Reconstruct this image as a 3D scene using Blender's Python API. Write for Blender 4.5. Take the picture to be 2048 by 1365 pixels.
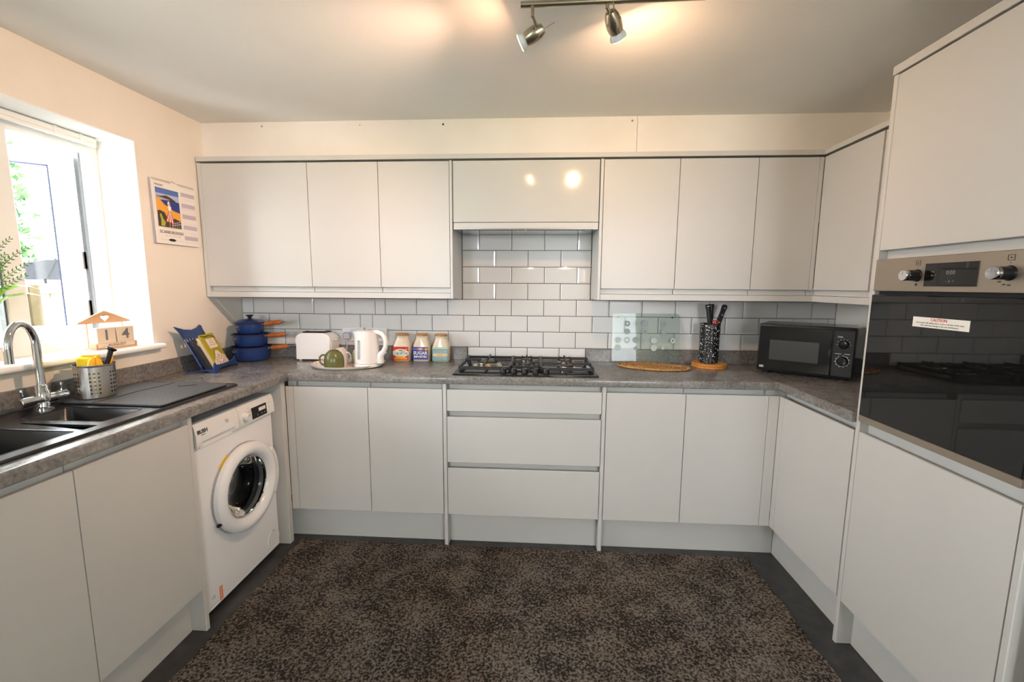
import bpy, bmesh, math, random
from mathutils import Vector, Matrix, Euler
random.seed(7)
PI = math.pi
SC = bpy.context.scene
COL = SC.collection
for o in list(bpy.data.objects):
    bpy.data.objects.remove(o)

# ------------------------------------------------------------------ camera
cam_d = bpy.data.cameras.new('camera'); cam = bpy.data.objects.new('camera', cam_d); COL.objects.link(cam)
cam_d.sensor_width = 36.0; cam_d.lens = 868.2955 * 36 / 2048; cam_d.clip_start = 0.02
_rt = Vector((0.99822691, 0.05920175, 0.00618004)); _up = Vector((-0.01366038, 0.12679657, 0.99183468)); _fw = Vector((-0.05793474, 0.99016048, -0.12738047))
m = Matrix(((_rt.x, _up.x, -_fw.x), (_rt.y, _up.y, -_fw.y), (_rt.z, _up.z, -_fw.z))).to_4x4()
m.translation = Vector((1.8207, -2.5859, 1.3593)); cam.matrix_world = m
SC.camera = cam
# ------------------------------------------------------------------ sky, sun, exposure
world = bpy.data.worlds.new('world'); SC.world = world; world.use_nodes = True
bg = world.node_tree.nodes['Background']
bg.inputs['Color'].default_value = (0.905, 0.945, 1.0, 1); bg.inputs['Strength'].default_value = 25.0
sun_d = bpy.data.lights.new('sun', 'SUN'); sun_d.energy = 110.0; sun_d.angle = 0.01; sun_d.color = (1.0, 0.96, 0.90)
sun = bpy.data.objects.new('sun', sun_d); COL.objects.link(sun)
sun.rotation_euler = Vector((-0.62, 0.40, -0.85)).to_track_quat('-Z', 'Y').to_euler()
def portal(name, loc, rot, sx, sy):
    d = bpy.data.lights.new(name, 'AREA'); d.shape = 'RECTANGLE'; d.size = sx; d.size_y = sy; d.cycles.is_portal = True
    o = bpy.data.objects.new(name, d); COL.objects.link(o); o.location = loc; o.rotation_euler = rot
portal('sky_portal_window', (-0.27, -1.27, 1.534), (0, -PI / 2, 0), 0.92, 1.26)
portal('fill_portal_rear_right', (3.05, -4.62, 1.62), (PI / 2, 0, 0), 0.86, 0.98)
portal('fill_portal_rear_left', (0.32, -4.62, 1.62), (PI / 2, 0, 0), 0.58, 0.98)  # rear pair serves the openings added behind the camera for fill daylight
LAMP_L = (300.0, 950.0)            # radiance of the two ceiling spot bulbs' faces
BEAM_W = (84.0, 3.0)              # power of their directional beams
SC.view_settings.view_transform = 'Standard'; SC.view_settings.look = 'None'
SC.view_settings.gamma = 1.0; SC.view_settings.use_curve_mapping = False
SC.view_settings.exposure = 0.0
SC.cycles.max_bounces = 10; SC.cycles.diffuse_bounces = 6; SC.cycles.glossy_bounces = 5; SC.cycles.transparent_max_bounces = 12
SC.cycles.sample_clamp_indirect = 8.0; SC.cycles.caustics_reflective = False; SC.cycles.caustics_refractive = False

# ------------------------------------------------------------------ materials
M = {}
def mat(name, color, rough=0.5, metal=0.0, spec=0.5, noise=None, bump=None, coat=0.0, emit=None, trans=0.0, ior=1.45):
    """noise=(scale, colour2, low, high[, detail]); bump=(scale, strength)"""
    mt = bpy.data.materials.new(name); mt.use_nodes = True
    nt = mt.node_tree; b = nt.nodes['Principled BSDF']
    b.inputs['Base Color'].default_value = (*color, 1); b.inputs['Roughness'].default_value = rough
    b.inputs['Metallic'].default_value = metal; b.inputs['Specular IOR Level'].default_value = spec
    b.inputs['Coat Weight'].default_value = coat; b.inputs['Transmission Weight'].default_value = trans; b.inputs['IOR'].default_value = ior
    if emit:
        b.inputs['Emission Color'].default_value = (*emit[0], 1); b.inputs['Emission Strength'].default_value = emit[1]
    if noise or bump:
        tc = nt.nodes.new('ShaderNodeTexCoord')
    if noise:
        n = nt.nodes.new('ShaderNodeTexNoise'); n.inputs['Scale'].default_value = noise[0]; n.inputs['Detail'].default_value = noise[4] if len(noise) > 4 else 4
        r = nt.nodes.new('ShaderNodeValToRGB'); r.color_ramp.elements[0].position = noise[2]; r.color_ramp.elements[1].position = noise[3]
        r.color_ramp.elements[0].color = (*color, 1); r.color_ramp.elements[1].color = (*noise[1], 1)
        nt.links.new(tc.outputs['Object'], n.inputs['Vector']); nt.links.new(n.outputs['Fac'], r.inputs['Fac']); nt.links.new(r.outputs['Color'], b.inputs['Base Color'])
    if bump:
        n2 = nt.nodes.new('ShaderNodeTexNoise'); n2.inputs['Scale'].default_value = bump[0]; n2.inputs['Detail'].default_value = 3
        bp = nt.nodes.new('ShaderNodeBump'); bp.inputs['Strength'].default_value = bump[1]; bp.inputs['Distance'].default_value = 0.01
        nt.links.new(tc.outputs['Object'], n2.inputs['Vector']); nt.links.new(n2.outputs['Fac'], bp.inputs['Height']); nt.links.new(bp.outputs['Normal'], b.inputs['Normal'])
    M[name] = mt
    return mt
mat('wall_paint', (0.79, 0.745, 0.675), 0.75, noise=(6, (0.815, 0.77, 0.695), 0.35, 0.7), bump=(90, 0.06))
mat('bulkhead_board', (0.82, 0.765, 0.71), 0.8, noise=(5, (0.85, 0.795, 0.745), 0.35, 0.65), bump=(60, 0.05))
mat('white_reveal', (0.86, 0.87, 0.86), 0.6, bump=(60, 0.05))
mat('ceiling_paint', (0.81, 0.81, 0.80), 0.85, noise=(4, (0.83, 0.83, 0.82), 0.3, 0.7), bump=(70, 0.05))
mat('vinyl_floor', (0.028, 0.028, 0.030), 0.38, noise=(18, (0.055, 0.053, 0.052), 0.35, 0.75, 8), bump=(140, 0.05))
mat('cabinet_grey', (0.560, 0.548, 0.528), 0.33, noise=(3, (0.575, 0.563, 0.543), 0.3, 0.7), bump=(300, 0.012))
mat('gap_dark', (0.02, 0.02, 0.02), 0.8)
mat('grout', (0.055, 0.055, 0.056), 0.9, bump=(300, 0.1))
mat('tile_white', (0.70, 0.69, 0.68), 0.07, noise=(2, (0.73, 0.72, 0.71), 0.3, 0.7))
mat('upvc', (0.84, 0.85, 0.84), 0.3)
mat('seal_blue_grey', (0.03, 0.04, 0.09), 0.5)
mat('gasket_grey', (0.28, 0.31, 0.35), 0.4)
mat('steel', (0.55, 0.53, 0.50), 0.28, 1.0, bump=(500, 0.02))
mat('oven_steel', (0.36, 0.305, 0.25), 0.36, 0.85, bump=(600, 0.02))
mat('chrome', (0.62, 0.63, 0.65), 0.06, 1.0)
mat('nickel', (0.50, 0.43, 0.33), 0.26, 1.0, bump=(200, 0.02))
mat('black_glass', (0.006, 0.006, 0.006), 0.03, spec=0.55)
mat('black_plastic', (0.010, 0.010, 0.011), 0.38, spec=0.3)
mat('black_gloss', (0.008, 0.008, 0.009), 0.16, spec=0.35)
mat('hob_enamel', (0.014, 0.014, 0.014), 0.12)
mat('cast_iron', (0.016, 0.016, 0.017), 0.42, bump=(260, 0.1))
mat('burner_metal', (0.62, 0.57, 0.47), 0.3, 1.0)
mat('sink_black', (0.014, 0.015, 0.017), 0.22, bump=(900, 0.05))
mat('white_enamel', (0.83, 0.83, 0.85), 0.22)
mat('white_plastic', (0.80, 0.79, 0.78), 0.28)
mat('grey_print', (0.25, 0.25, 0.26), 0.5)
mat('light_print', (0.55, 0.55, 0.55), 0.5)
mat('off_grey', (0.40, 0.40, 0.40), 0.35)
mat('black_print', (0.012, 0.012, 0.014), 0.5)
mat('red_print', (0.55, 0.03, 0.02), 0.5)
mat('orange_print', (0.75, 0.20, 0.06), 0.5)
mat('navy_print', (0.02, 0.03, 0.16), 0.5)
mat('paper', (0.82, 0.79, 0.76), 0.7)
mat('paper_edge', (0.62, 0.60, 0.58), 0.8)
mat('lilac', (0.52, 0.46, 0.55), 0.7)
mat('blue_enamel', (0.014, 0.038, 0.15), 0.2, coat=0.3, noise=(9, (0.020, 0.052, 0.19), 0.35, 0.7))
mat('pan_rim', (0.035, 0.022, 0.018), 0.4)
mat('pan_inside', (0.30, 0.27, 0.22), 0.35)
mat('handle_wood', (0.36, 0.10, 0.022), 0.38, noise=(30, (0.46, 0.15, 0.04), 0.35, 0.7))
mat('stand_blue', (0.020, 0.055, 0.20), 0.25, coat=0.3)
mat('cover_olive', (0.42, 0.36, 0.02), 0.5, noise=(14, (0.30, 0.25, 0.015), 0.5, 0.75))
mat('cover_dark', (0.015, 0.018, 0.03), 0.4)
mat('cover_cream', (0.78, 0.68, 0.54), 0.6)
mat('cream_print', (0.86, 0.72, 0.62), 0.6)
mat('cream_ceramic', (0.80, 0.70, 0.55), 0.12)
mat('lid_wood', (0.42, 0.20, 0.07), 0.45, noise=(24, (0.52, 0.28, 0.11), 0.35, 0.7))
mat('label_red', (0.62, 0.03, 0.02), 0.35); mat('label_cream', (0.80, 0.74, 0.55), 0.35); mat('label_sky', (0.22, 0.40, 0.50), 0.35)
mat('label_orange', (0.85, 0.33, 0.02), 0.35); mat('label_blue', (0.025, 0.06, 0.38), 0.35); mat('label_white', (0.85, 0.83, 0.78), 0.35)
mat('label_teal', (0.19, 0.42, 0.40), 0.35); mat('label_gold', (0.70, 0.42, 0.02), 0.35); mat('label_pale', (0.55, 0.66, 0.58), 0.35)
mat('toaster_white', (0.86, 0.86, 0.87), 0.2)
mat('toaster_cream', (0.80, 0.76, 0.72), 0.3)
mat('kettle_white', (0.83, 0.80, 0.79), 0.22)
mat('green_glaze', (0.105, 0.112, 0.034), 0.25, noise=(10, (0.125, 0.13, 0.042), 0.3, 0.7))
mat('sage_glaze', (0.60, 0.58, 0.36), 0.2); mat('pink_glaze', (0.66, 0.58, 0.54), 0.2)
mat('tray_rim', (0.55, 0.52, 0.48), 0.3)
mat('socket_white', (0.78, 0.77, 0.80), 0.3)
mat('plug_grey', (0.42, 0.41, 0.45), 0.4)
mat('cork_wood', (0.50, 0.19, 0.030), 0.45, noise=(30, (0.58, 0.25, 0.05), 0.35, 0.7))
mat('board_frost', (0.46, 0.53, 0.49), 0.5)
mat('board_frost_dark', (0.30, 0.36, 0.35), 0.5)
mat('yellow_sponge', (0.90, 0.62, 0.01), 0.7, bump=(300, 0.1)); mat('amber_cloth', (0.85, 0.42, 0.01), 0.6); mat('lemon_plastic', (0.88, 0.68, 0.02), 0.35)
mat('birch', (0.62, 0.50, 0.38), 0.6, noise=(20, (0.68, 0.56, 0.43), 0.3, 0.7)); mat('alder', (0.52, 0.30, 0.16), 0.55, noise=(22, (0.58, 0.35, 0.20), 0.3, 0.7))
mat('stamp_grey', (0.14, 0.13, 0.14), 0.6)
mat('bulb_body', (0.72, 0.74, 0.76), 0.25)
mat('bulb_lit_left', (1, 0.7, 0.45), 0.4, emit=((1.0, 0.55, 0.31), LAMP_L[0]))
mat('bulb_lit_right', (1, 0.7, 0.45), 0.4, emit=((1.0, 0.60, 0.33), LAMP_L[1]))
mat('leaf_fern', (0.10, 0.22, 0.05), 0.5); mat('leaf_bright', (0.22, 0.45, 0.02), 0.4); mat('petal', (0.85, 0.85, 0.82), 0.5)
mat('terracotta', (0.40, 0.16, 0.08), 0.8); mat('soil', (0.03, 0.02, 0.015), 0.9)
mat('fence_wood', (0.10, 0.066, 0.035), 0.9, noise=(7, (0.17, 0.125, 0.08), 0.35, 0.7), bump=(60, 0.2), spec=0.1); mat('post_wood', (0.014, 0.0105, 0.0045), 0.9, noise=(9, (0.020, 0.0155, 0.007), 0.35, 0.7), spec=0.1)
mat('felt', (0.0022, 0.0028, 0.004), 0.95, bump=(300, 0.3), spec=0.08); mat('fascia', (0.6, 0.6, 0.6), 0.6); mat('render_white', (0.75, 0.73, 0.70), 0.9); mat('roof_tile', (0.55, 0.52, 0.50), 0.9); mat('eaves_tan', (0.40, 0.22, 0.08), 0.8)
mat('leaf_tree', (0.022, 0.060, 0.022), 0.7, noise=(3, (0.045, 0.10, 0.03), 0.4, 0.6), spec=0.2); mat('bark', (0.08, 0.05, 0.03), 0.9)
mat('bounce_paving', (0.55, 0.55, 0.53), 0.9, noise=(8, (0.62, 0.62, 0.60), 0.3, 0.7)); mat('grass', (0.05, 0.09, 0.02), 0.9, noise=(8, (0.07, 0.12, 0.03), 0.3, 0.7))
mat('brick_outer', (0.35, 0.18, 0.12), 0.9)
mat('sky_ink', (0.09, 0.16, 0.45), 0.6); mat('sky_pale', (0.42, 0.50, 0.68), 0.6); mat('sea_ink', (0.025, 0.045, 0.24), 0.6); mat('sand_ink', (0.80, 0.38, 0.05), 0.6); mat('hill_ink', (0.06, 0.045, 0.035), 0.6); mat('skin_ink', (0.60, 0.28, 0.16), 0.6); mat('lime_ink', (0.40, 0.42, 0.03), 0.6); mat('town_ink', (0.50, 0.27, 0.18), 0.6)

def node_mat(name):
    mt = bpy.data.materials.new(name); mt.use_nodes = True; M[name] = mt
    nt = mt.node_tree; return nt, nt.nodes['Principled BSDF'], nt.nodes.new('ShaderNodeTexCoord')
def ramp(nt, stops):
    r = nt.nodes.new('ShaderNodeValToRGB'); e = r.color_ramp.elements
    while len(e) < len(stops): e.new(0.5)
    for k, (p, c) in enumerate(stops): e[k].position = p; e[k].color = (*c, 1)
    return r
def noise_node(nt, tc, scale, detail=3, rough=0.5):
    n = nt.nodes.new('ShaderNodeTexNoise'); n.inputs['Scale'].default_value = scale; n.inputs['Detail'].default_value = detail; n.inputs['Roughness'].default_value = rough
    nt.links.new(tc.outputs['Object'], n.inputs['Vector']); return n
# mottled stone-effect laminate
nt, b, tc = node_mat('worktop_stone')
n1 = noise_node(nt, tc, 13, 5, 0.6); n2 = noise_node(nt, tc, 75, 5, 0.65)
mx = nt.nodes.new('ShaderNodeMath'); mx.operation = 'MULTIPLY_ADD'; mx.inputs[1].default_value = 0.55
nt.links.new(n1.outputs['Fac'], mx.inputs[0]); nt.links.new(n2.outputs['Fac'], mx.inputs[2])
r = ramp(nt, [(0.56, (0.105, 0.098, 0.093)), (0.70, (0.165, 0.156, 0.149)), (0.86, (0.215, 0.205, 0.196)), (1.0, (0.30, 0.288, 0.28))])
nt.links.new(mx.outputs[0], r.inputs['Fac']); nt.links.new(r.outputs['Color'], b.inputs['Base Color'])
b.inputs['Roughness'].default_value = 0.2
bp = nt.nodes.new('ShaderNodeBump'); bp.inputs['Strength'].default_value = 0.06; bp.inputs['Distance'].default_value = 0.003; nt.links.new(n2.outputs['Fac'], bp.inputs['Height']); nt.links.new(bp.outputs['Normal'], b.inputs['Normal'])
# speckled rug
nt, b, tc = node_mat('rug_pile')
n1 = noise_node(nt, tc, 105, 4, 0.65); n2 = noise_node(nt, tc, 6.5, 4, 0.6); n3 = noise_node(nt, tc, 3.0, 2)
mx = nt.nodes.new('ShaderNodeMath'); mx.operation = 'MULTIPLY_ADD'; mx.inputs[1].default_value = 0.34
nt.links.new(n2.outputs['Fac'], mx.inputs[0]); nt.links.new(n1.outputs['Fac'], mx.inputs[2])
r = ramp(nt, [(0.57, (0.020, 0.016, 0.014)), (0.64, (0.044, 0.037, 0.033)), (0.695, (0.118, 0.102, 0.089)), (0.82, (0.19, 0.167, 0.148))])
r2 = ramp(nt, [(0.3, (1.0, 0.90, 0.80)), (0.7, (1.0, 0.98, 0.97))])
mm = nt.nodes.new('ShaderNodeMixRGB'); mm.blend_type = 'MULTIPLY'; mm.inputs[0].default_value = 1.0
nt.links.new(mx.outputs[0], r.inputs['Fac']); nt.links.new(n3.outputs['Fac'], r2.inputs['Fac']); nt.links.new(r.outputs['Color'], mm.inputs[1]); nt.links.new(r2.outputs['Color'], mm.inputs[2]); nt.links.new(mm.outputs[0], b.inputs['Base Color'])
b.inputs['Roughness'].default_value = 0.95; b.inputs['Specular IOR Level'].default_value = 0.1
bp = nt.nodes.new('ShaderNodeBump'); bp.inputs['Strength'].default_value = 0.5; bp.inputs['Distance'].default_value = 0.01; nt.links.new(n1.outputs['Fac'], bp.inputs['Height']); nt.links.new(bp.outputs['Normal'], b.inputs['Normal'])
# white speckles on black
nt, b, tc = node_mat('speckle_black')
v = nt.nodes.new('ShaderNodeTexVoronoi'); v.inputs['Scale'].default_value = 120; nt.links.new(tc.outputs['Object'], v.inputs['Vector'])
n1 = noise_node(nt, tc, 60, 2); mx = nt.nodes.new('ShaderNodeMath'); mx.operation = 'MULTIPLY_ADD'; mx.inputs[1].default_value = 0.9; mx.inputs[2].default_value = -0.20
nt.links.new(n1.outputs['Fac'], mx.inputs[0]); cp = nt.nodes.new('ShaderNodeMath'); cp.operation = 'LESS_THAN'; nt.links.new(v.outputs['Distance'], cp.inputs[0]); nt.links.new(mx.outputs[0], cp.inputs[1])
r = ramp(nt, [(0.0, (0.012, 0.012, 0.013)), (1.0, (0.62, 0.62, 0.60))]); nt.links.new(cp.outputs[0], r.inputs['Fac']); nt.links.new(r.outputs['Color'], b.inputs['Base Color']); b.inputs['Roughness'].default_value = 0.25
# flowered melamine
nt, b, tc = node_mat('tray_flowers')
n1 = noise_node(nt, tc, 26, 2); r = ramp(nt, [(0.0, (0.80, 0.74, 0.66)), (0.52, (0.80, 0.74, 0.66)), (0.58, (0.72, 0.30, 0.28)), (0.64, (0.75, 0.62, 0.20)), (0.74, (0.30, 0.36, 0.16))]); nt.links.new(n1.outputs['Fac'], r.inputs['Fac']); nt.links.new(r.outputs['Color'], b.inputs['Base Color']); b.inputs['Roughness'].default_value = 0.2
# woven grass
nt, b, tc = node_mat('woven_grass')
n1 = noise_node(nt, tc, 130, 4, 0.65); r = ramp(nt, [(0.34, (0.10, 0.042, 0.012)), (0.46, (0.36, 0.175, 0.052)), (0.62, (0.62, 0.35, 0.13))]); nt.links.new(n1.outputs['Fac'], r.inputs['Fac']); nt.links.new(r.outputs['Color'], b.inputs['Base Color']); b.inputs['Roughness'].default_value = 0.6
# ribbed drainer mat
nt, b, tc = node_mat('ribbed_mat')
w = nt.nodes.new('ShaderNodeTexVoronoi'); w.inputs['Scale'].default_value = 150; nt.links.new(tc.outputs['Object'], w.inputs['Vector']); b.inputs['Base Color'].default_value = (0.060, 0.066, 0.075, 1); b.inputs['Roughness'].default_value = 0.5
bp = nt.nodes.new('ShaderNodeBump'); bp.inputs['Strength'].default_value = 0.5; bp.inputs['Distance'].default_value = 0.004; nt.links.new(w.outputs['Distance'], bp.inputs['Height']); nt.links.new(bp.outputs['Normal'], b.inputs['Normal'])
# clear glass: sheets that let light straight through with a fresnel sheen
def glass(name, tint, gloss_ior=1.45, body=0.0, rough=0.02):
    mt = bpy.data.materials.new(name); mt.use_nodes = True; nt = mt.node_tree; nt.nodes.clear()
    out = nt.nodes.new('ShaderNodeOutputMaterial'); t = nt.nodes.new('ShaderNodeBsdfTransparent'); t.inputs['Color'].default_value = (*tint, 1)
    g = nt.nodes.new('ShaderNodeBsdfGlossy'); g.inputs['Roughness'].default_value = rough; f = nt.nodes.new('ShaderNodeFresnel'); f.inputs['IOR'].default_value = gloss_ior
    mix = nt.nodes.new('ShaderNodeMixShader'); nt.links.new(f.outputs[0], mix.inputs[0]); nt.links.new(t.outputs[0], mix.inputs[1]); nt.links.new(g.outputs[0], mix.inputs[2]); last = mix
    if body:
        d = nt.nodes.new('ShaderNodeBsdfDiffuse'); d.inputs['Color'].default_value = (0.55, 0.66, 0.62, 1); m2 = nt.nodes.new('ShaderNodeMixShader'); m2.inputs[0].default_value = body
        nt.links.new(mix.outputs[0], m2.inputs[1]); nt.links.new(d.outputs[0], m2.inputs[2]); last = m2
    nt.links.new(last.outputs[0], out.inputs['Surface']); M[name] = mt
glass('window_glass', (0.97, 0.98, 0.97)); glass('board_glass', (0.955, 0.985, 0.97), 1.25, 0.05); glass('drum_glass', (0.50, 0.52, 0.54), 1.22); glass('clear_glass', (0.93, 0.93, 0.92), 1.4, 0.12)

# ------------------------------------------------------------------ mesh building
class MB:
    def __init__(s): s.bm = bmesh.new()
    def _fin(s, geom_faces, mi, xf=None):
        for f in geom_faces: f.material_index = mi
        if xf is not None:
            vs = {v for f in geom_faces for v in f.verts}
            bmesh.ops.transform(s.bm, matrix=xf, verts=list(vs))
    def box(s, x0, x1, y0, y1, z0, z1, bev=0.0, seg=1, mi=0, xf=None):
        r = bmesh.ops.create_cube(s.bm, size=1.0)
        for v in r['verts']: v.co = Vector((x0 + (v.co.x + .5) * (x1 - x0), y0 + (v.co.y + .5) * (y1 - y0), z0 + (v.co.z + .5) * (z1 - z0)))
        faces = list({f for v in r['verts'] for f in v.link_faces})
        if bev > 0:
            es = list({e for f in faces for e in f.edges})
            rb = bmesh.ops.bevel(s.bm, geom=es, offset=bev, segments=seg, affect='EDGES', profile=0.5)
            faces = list({f for f in rb['faces']} | {f for v in rb['verts'] for f in v.link_faces})
        s._fin(faces, mi, xf); return s
    def loft(s, rings, mi=0, closed=True, cap0=True, cap1=True, xf=None):
        """rings: list of equal-length point lists"""
        vr = [[s.bm.verts.new(p) for p in ring] for ring in rings]; fs = []; n = len(rings[0])
        for a, b in zip(vr[:-1], vr[1:]):
            for i in range(n if closed else n - 1):
                j = (i + 1) % n
                fs.append(s.bm.faces.new((a[i], a[j], b[j], b[i])))
        if cap0 and closed: fs.append(s.bm.faces.new(list(reversed(vr[0]))))
        if cap1 and closed: fs.append(s.bm.faces.new(vr[-1]))
        s._fin(fs, mi, xf); return s
    def lathe(s, prof, n=32, c=(0, 0, 0), mi=0, sx=1.0, sy=1.0, xf=None, a0=0.0, ends=True):
        rings = [[(c[0] + sx * r * math.cos(a0 + 2 * PI * i / n), c[1] + sy * r * math.sin(a0 + 2 * PI * i / n), c[2] + z) for i in range(n)] for r, z in prof]
        return s.loft(rings, mi, cap0=ends, cap1=ends, xf=xf)
    def tube(s, pts, r, n=10, mi=0, xf=None, flat=1.0):
        pts = [Vector(p) for p in pts]; rings = []; prev = None
        rad = r if isinstance(r, (list, tuple)) else [r] * len(pts)
        for k, p in enumerate(pts):
            t = (pts[min(k + 1, len(pts) - 1)] - pts[max(k - 1, 0)]).normalized()
            if prev is None:
                u = t.orthogonal().normalized() if abs(t.z) > 0.95 else t.cross(Vector((0, 0, 1))).normalized()
            else:
                u = (prev - t * prev.dot(t)).normalized()
            prev = u; w = t.cross(u)
            rings.append([p + u * (rad[k] * math.cos(2 * PI * i / n)) + w * (rad[k] * flat * math.sin(2 * PI * i / n)) for i in range(n)])
        return s.loft(rings, mi, xf=xf)
    def cyl(s, p0, p1, r0, r1=None, n=20, mi=0, xf=None):
        return s.tube([p0, p1], [r0, r0 if r1 is None else r1], n, mi, xf)
    def prism(s, poly, d0, d1, plane='xz', mi=0, xf=None, holes=None):
        """extrude a polygon; plane gives the two axes of poly, the third runs d0..d1"""
        def P(a, b, d): return {'xz': (a, d, b), 'yz': (d, a, b), 'xy': (a, b, d)}[plane]
        area = sum(p[0] * q[1] - q[0] * p[1] for p, q in zip(poly, poly[1:] + poly[:1]))
        return s.loft([[P(a, b, d0) for a, b in poly], [P(a, b, d1) for a, b in poly]], mi, xf=xf)
    def quad(s, pts, mi=0):
        f = s.bm.faces.new([s.bm.verts.new(p) for p in pts]); f.material_index = mi; return s
    def sphere(s, c, r, sz=1.0, n=16, mi=0, xf=None):
        pr = [(max(1e-4, r * math.sin(PI * k / 8)), -r * sz * math.cos(PI * k / 8)) for k in range(9)]
        return s.lathe(pr, n, c, mi, xf=xf)
    def build(s, name, mats, parent=None, smooth=True, ang=35):
        bmesh.ops.recalc_face_normals(s.bm, faces=s.bm.faces)
        me = bpy.data.meshes.new(name); s.bm.to_mesh(me); s.bm.free()
        for mm in ([mats] if isinstance(mats, str) else mats): me.materials.append(M[mm])
        if smooth:
            for p in me.polygons: p.use_smooth = True
            me.set_sharp_from_angle(angle=math.radians(ang))
        o = bpy.data.objects.new(name, me); COL.objects.link(o)
        if parent: o.parent = parent
        return o
def B(name, mats, parent, x0, x1, y0, y1, z0, z1, bev=0.002):
    return MB().box(x0, x1, y0, y1, z0, z1, bev).build(name, mats, parent)
def tag(o, label, cat, group=None):
    o['label'] = label; o['category'] = cat
    if group: o['group'] = group
    return o
def thing(name, label, cat, loc=(0, 0, 0), rz=0.0, group=None):
    o = bpy.data.objects.new(name, None); COL.objects.link(o); o.empty_display_size = 0.05
    o.location = loc; o.rotation_euler = (0, 0, math.radians(rz)); return tag(o, label, cat, group)
def struct(o): o['kind'] = 'structure'; return o
def text(name, body, size, loc, rot, material, parent, align='CENTER', sx=1.0, depth=0.0002, bold=0.0):
    """flat print: letters of a tiny thickness, rot in degrees"""
    c = bpy.data.curves.new('lettering', 'FONT'); c.body = body; c.size = size; c.align_x = align; c.align_y = 'CENTER'; c.extrude = depth; c.resolution_u = 2; c.offset = bold
    t = bpy.data.objects.new('lettering', c); COL.objects.link(t)
    dg = bpy.context.evaluated_depsgraph_get(); me = bpy.data.meshes.new_from_object(t.evaluated_get(dg)); bpy.data.objects.remove(t)
    me.materials.clear(); me.materials.append(M[material])
    o = bpy.data.objects.new(name, me); COL.objects.link(o); o.parent = parent
    o.location = loc; o.rotation_euler = [math.radians(a) for a in rot]; o.scale = (sx, 1, 1); return o
FRONT = (90, 0, 0)
def arc(cx, cy, r, a0, a1, n): return [(cx + r * math.cos(math.radians(a0 + (a1 - a0) * k / n)), cy + r * math.sin(math.radians(a0 + (a1 - a0) * k / n))) for k in range(n + 1)]
def rrect(x0, x1, y0, y1, r, n=5): return arc(x1 - r, y0 + r, r, -90, 0, n) + arc(x1 - r, y1 - r, r, 0, 90, n) + arc(x0 + r, y1 - r, r, 90, 180, n) + arc(x0 + r, y0 + r, r, 180, 270, n)
def sup(hx, hy, e, z, n=32, c=(0, 0)):
    out = []
    for k in range(n):
        a = 2 * PI * k / n; ca, sa = math.cos(a), math.sin(a)
        out.append((c[0] + hx * math.copysign(abs(ca) ** e, ca), c[1] + hy * math.copysign(abs(sa) ** e, sa), z))
    return out

# ------------------------------------------------------------------ dimensions
W, H = 3.521, 2.2137
D, DW = -0.4913, -0.5067            # back-run door fronts, worktop front edge
ZB, ZT, ZWB, ZW = 0.1797, 0.8411, 0.8723, 0.9105
YU = -0.2886                        # wall-unit door fronts
ZU0, ZU1, ZR, ZC = 1.3445, 1.9935, 1.2861, 2.0226
XL, XLW = 0.5398, 0.5628            # left-run door fronts and worktop edge
XR = 2.9814                         # right-run door fronts
YF = -4.6                           # wall behind the camera

# ================================================================== STRUCTURE
struct(B('floor', 'vinyl_floor', None, -0.25, W + 0.25, YF - 0.25, 0.25, -0.2, 0.0, 0))
struct(B('ceiling', 'ceiling_paint', None, -0.25, W + 0.25, YF - 0.25, 0.25, H, H + 0.25, 0))
wb = struct(B('wall_back', 'wall_paint', None, -0.25, W + 0.25, 0.0, 0.25, 0, H, 0))
struct(B('wall_right', 'wall_paint', None, W, W + 0.25, YF, 0.0, 0, H, 0))
WY0, WY1, WZ0, WZ1 = -0.64, -1.90, 1.05, 1.994      # window opening in the left wall
wl = MB()
wl.box(-0.25, 0, WY0, 0.0, 0, H); wl.box(-0.25, 0, YF, WY1, 0, H); wl.box(-0.25, 0, WY1, WY0, 0, WZ0); wl.box(-0.25, 0, WY1, WY0, WZ1, H)
wlo = struct(wl.build('wall_left', 'wall_paint', None, smooth=False))
rv = MB()
rv.box(-0.19, 0.0005, WY0 - 0.004, WY0, WZ0 + 0.02, WZ1 - 0.004); rv.box(-0.19, 0.0005, WY1, WY1 + 0.004, WZ0 + 0.02, WZ1 - 0.004); rv.box(-0.19, 0.0005, WY1, WY0, WZ1 - 0.004, WZ1)
rv.build('reveal_lining', 'white_reveal', wlo, smooth=False)
wf = MB()
wf.box(-0.25, 0.03, YF - 0.25, YF, 0, H); wf.box(0.61, 2.62, YF - 0.25, YF, 0, H); wf.box(3.48, W + 0.25, YF - 0.25, YF, 0, H)
for x0, x1 in ((0.03, 0.61), (2.62, 3.48)): wf.box(x0, x1, YF - 0.25, YF, 2.11, H); wf.box(x0, x1, YF - 0.25, YF, 0, 1.13)  # two unseen rear openings, added to bring daylight onto the base cabinets
struct(wf.build('wall_front', 'wall_paint', None, smooth=False))
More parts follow.
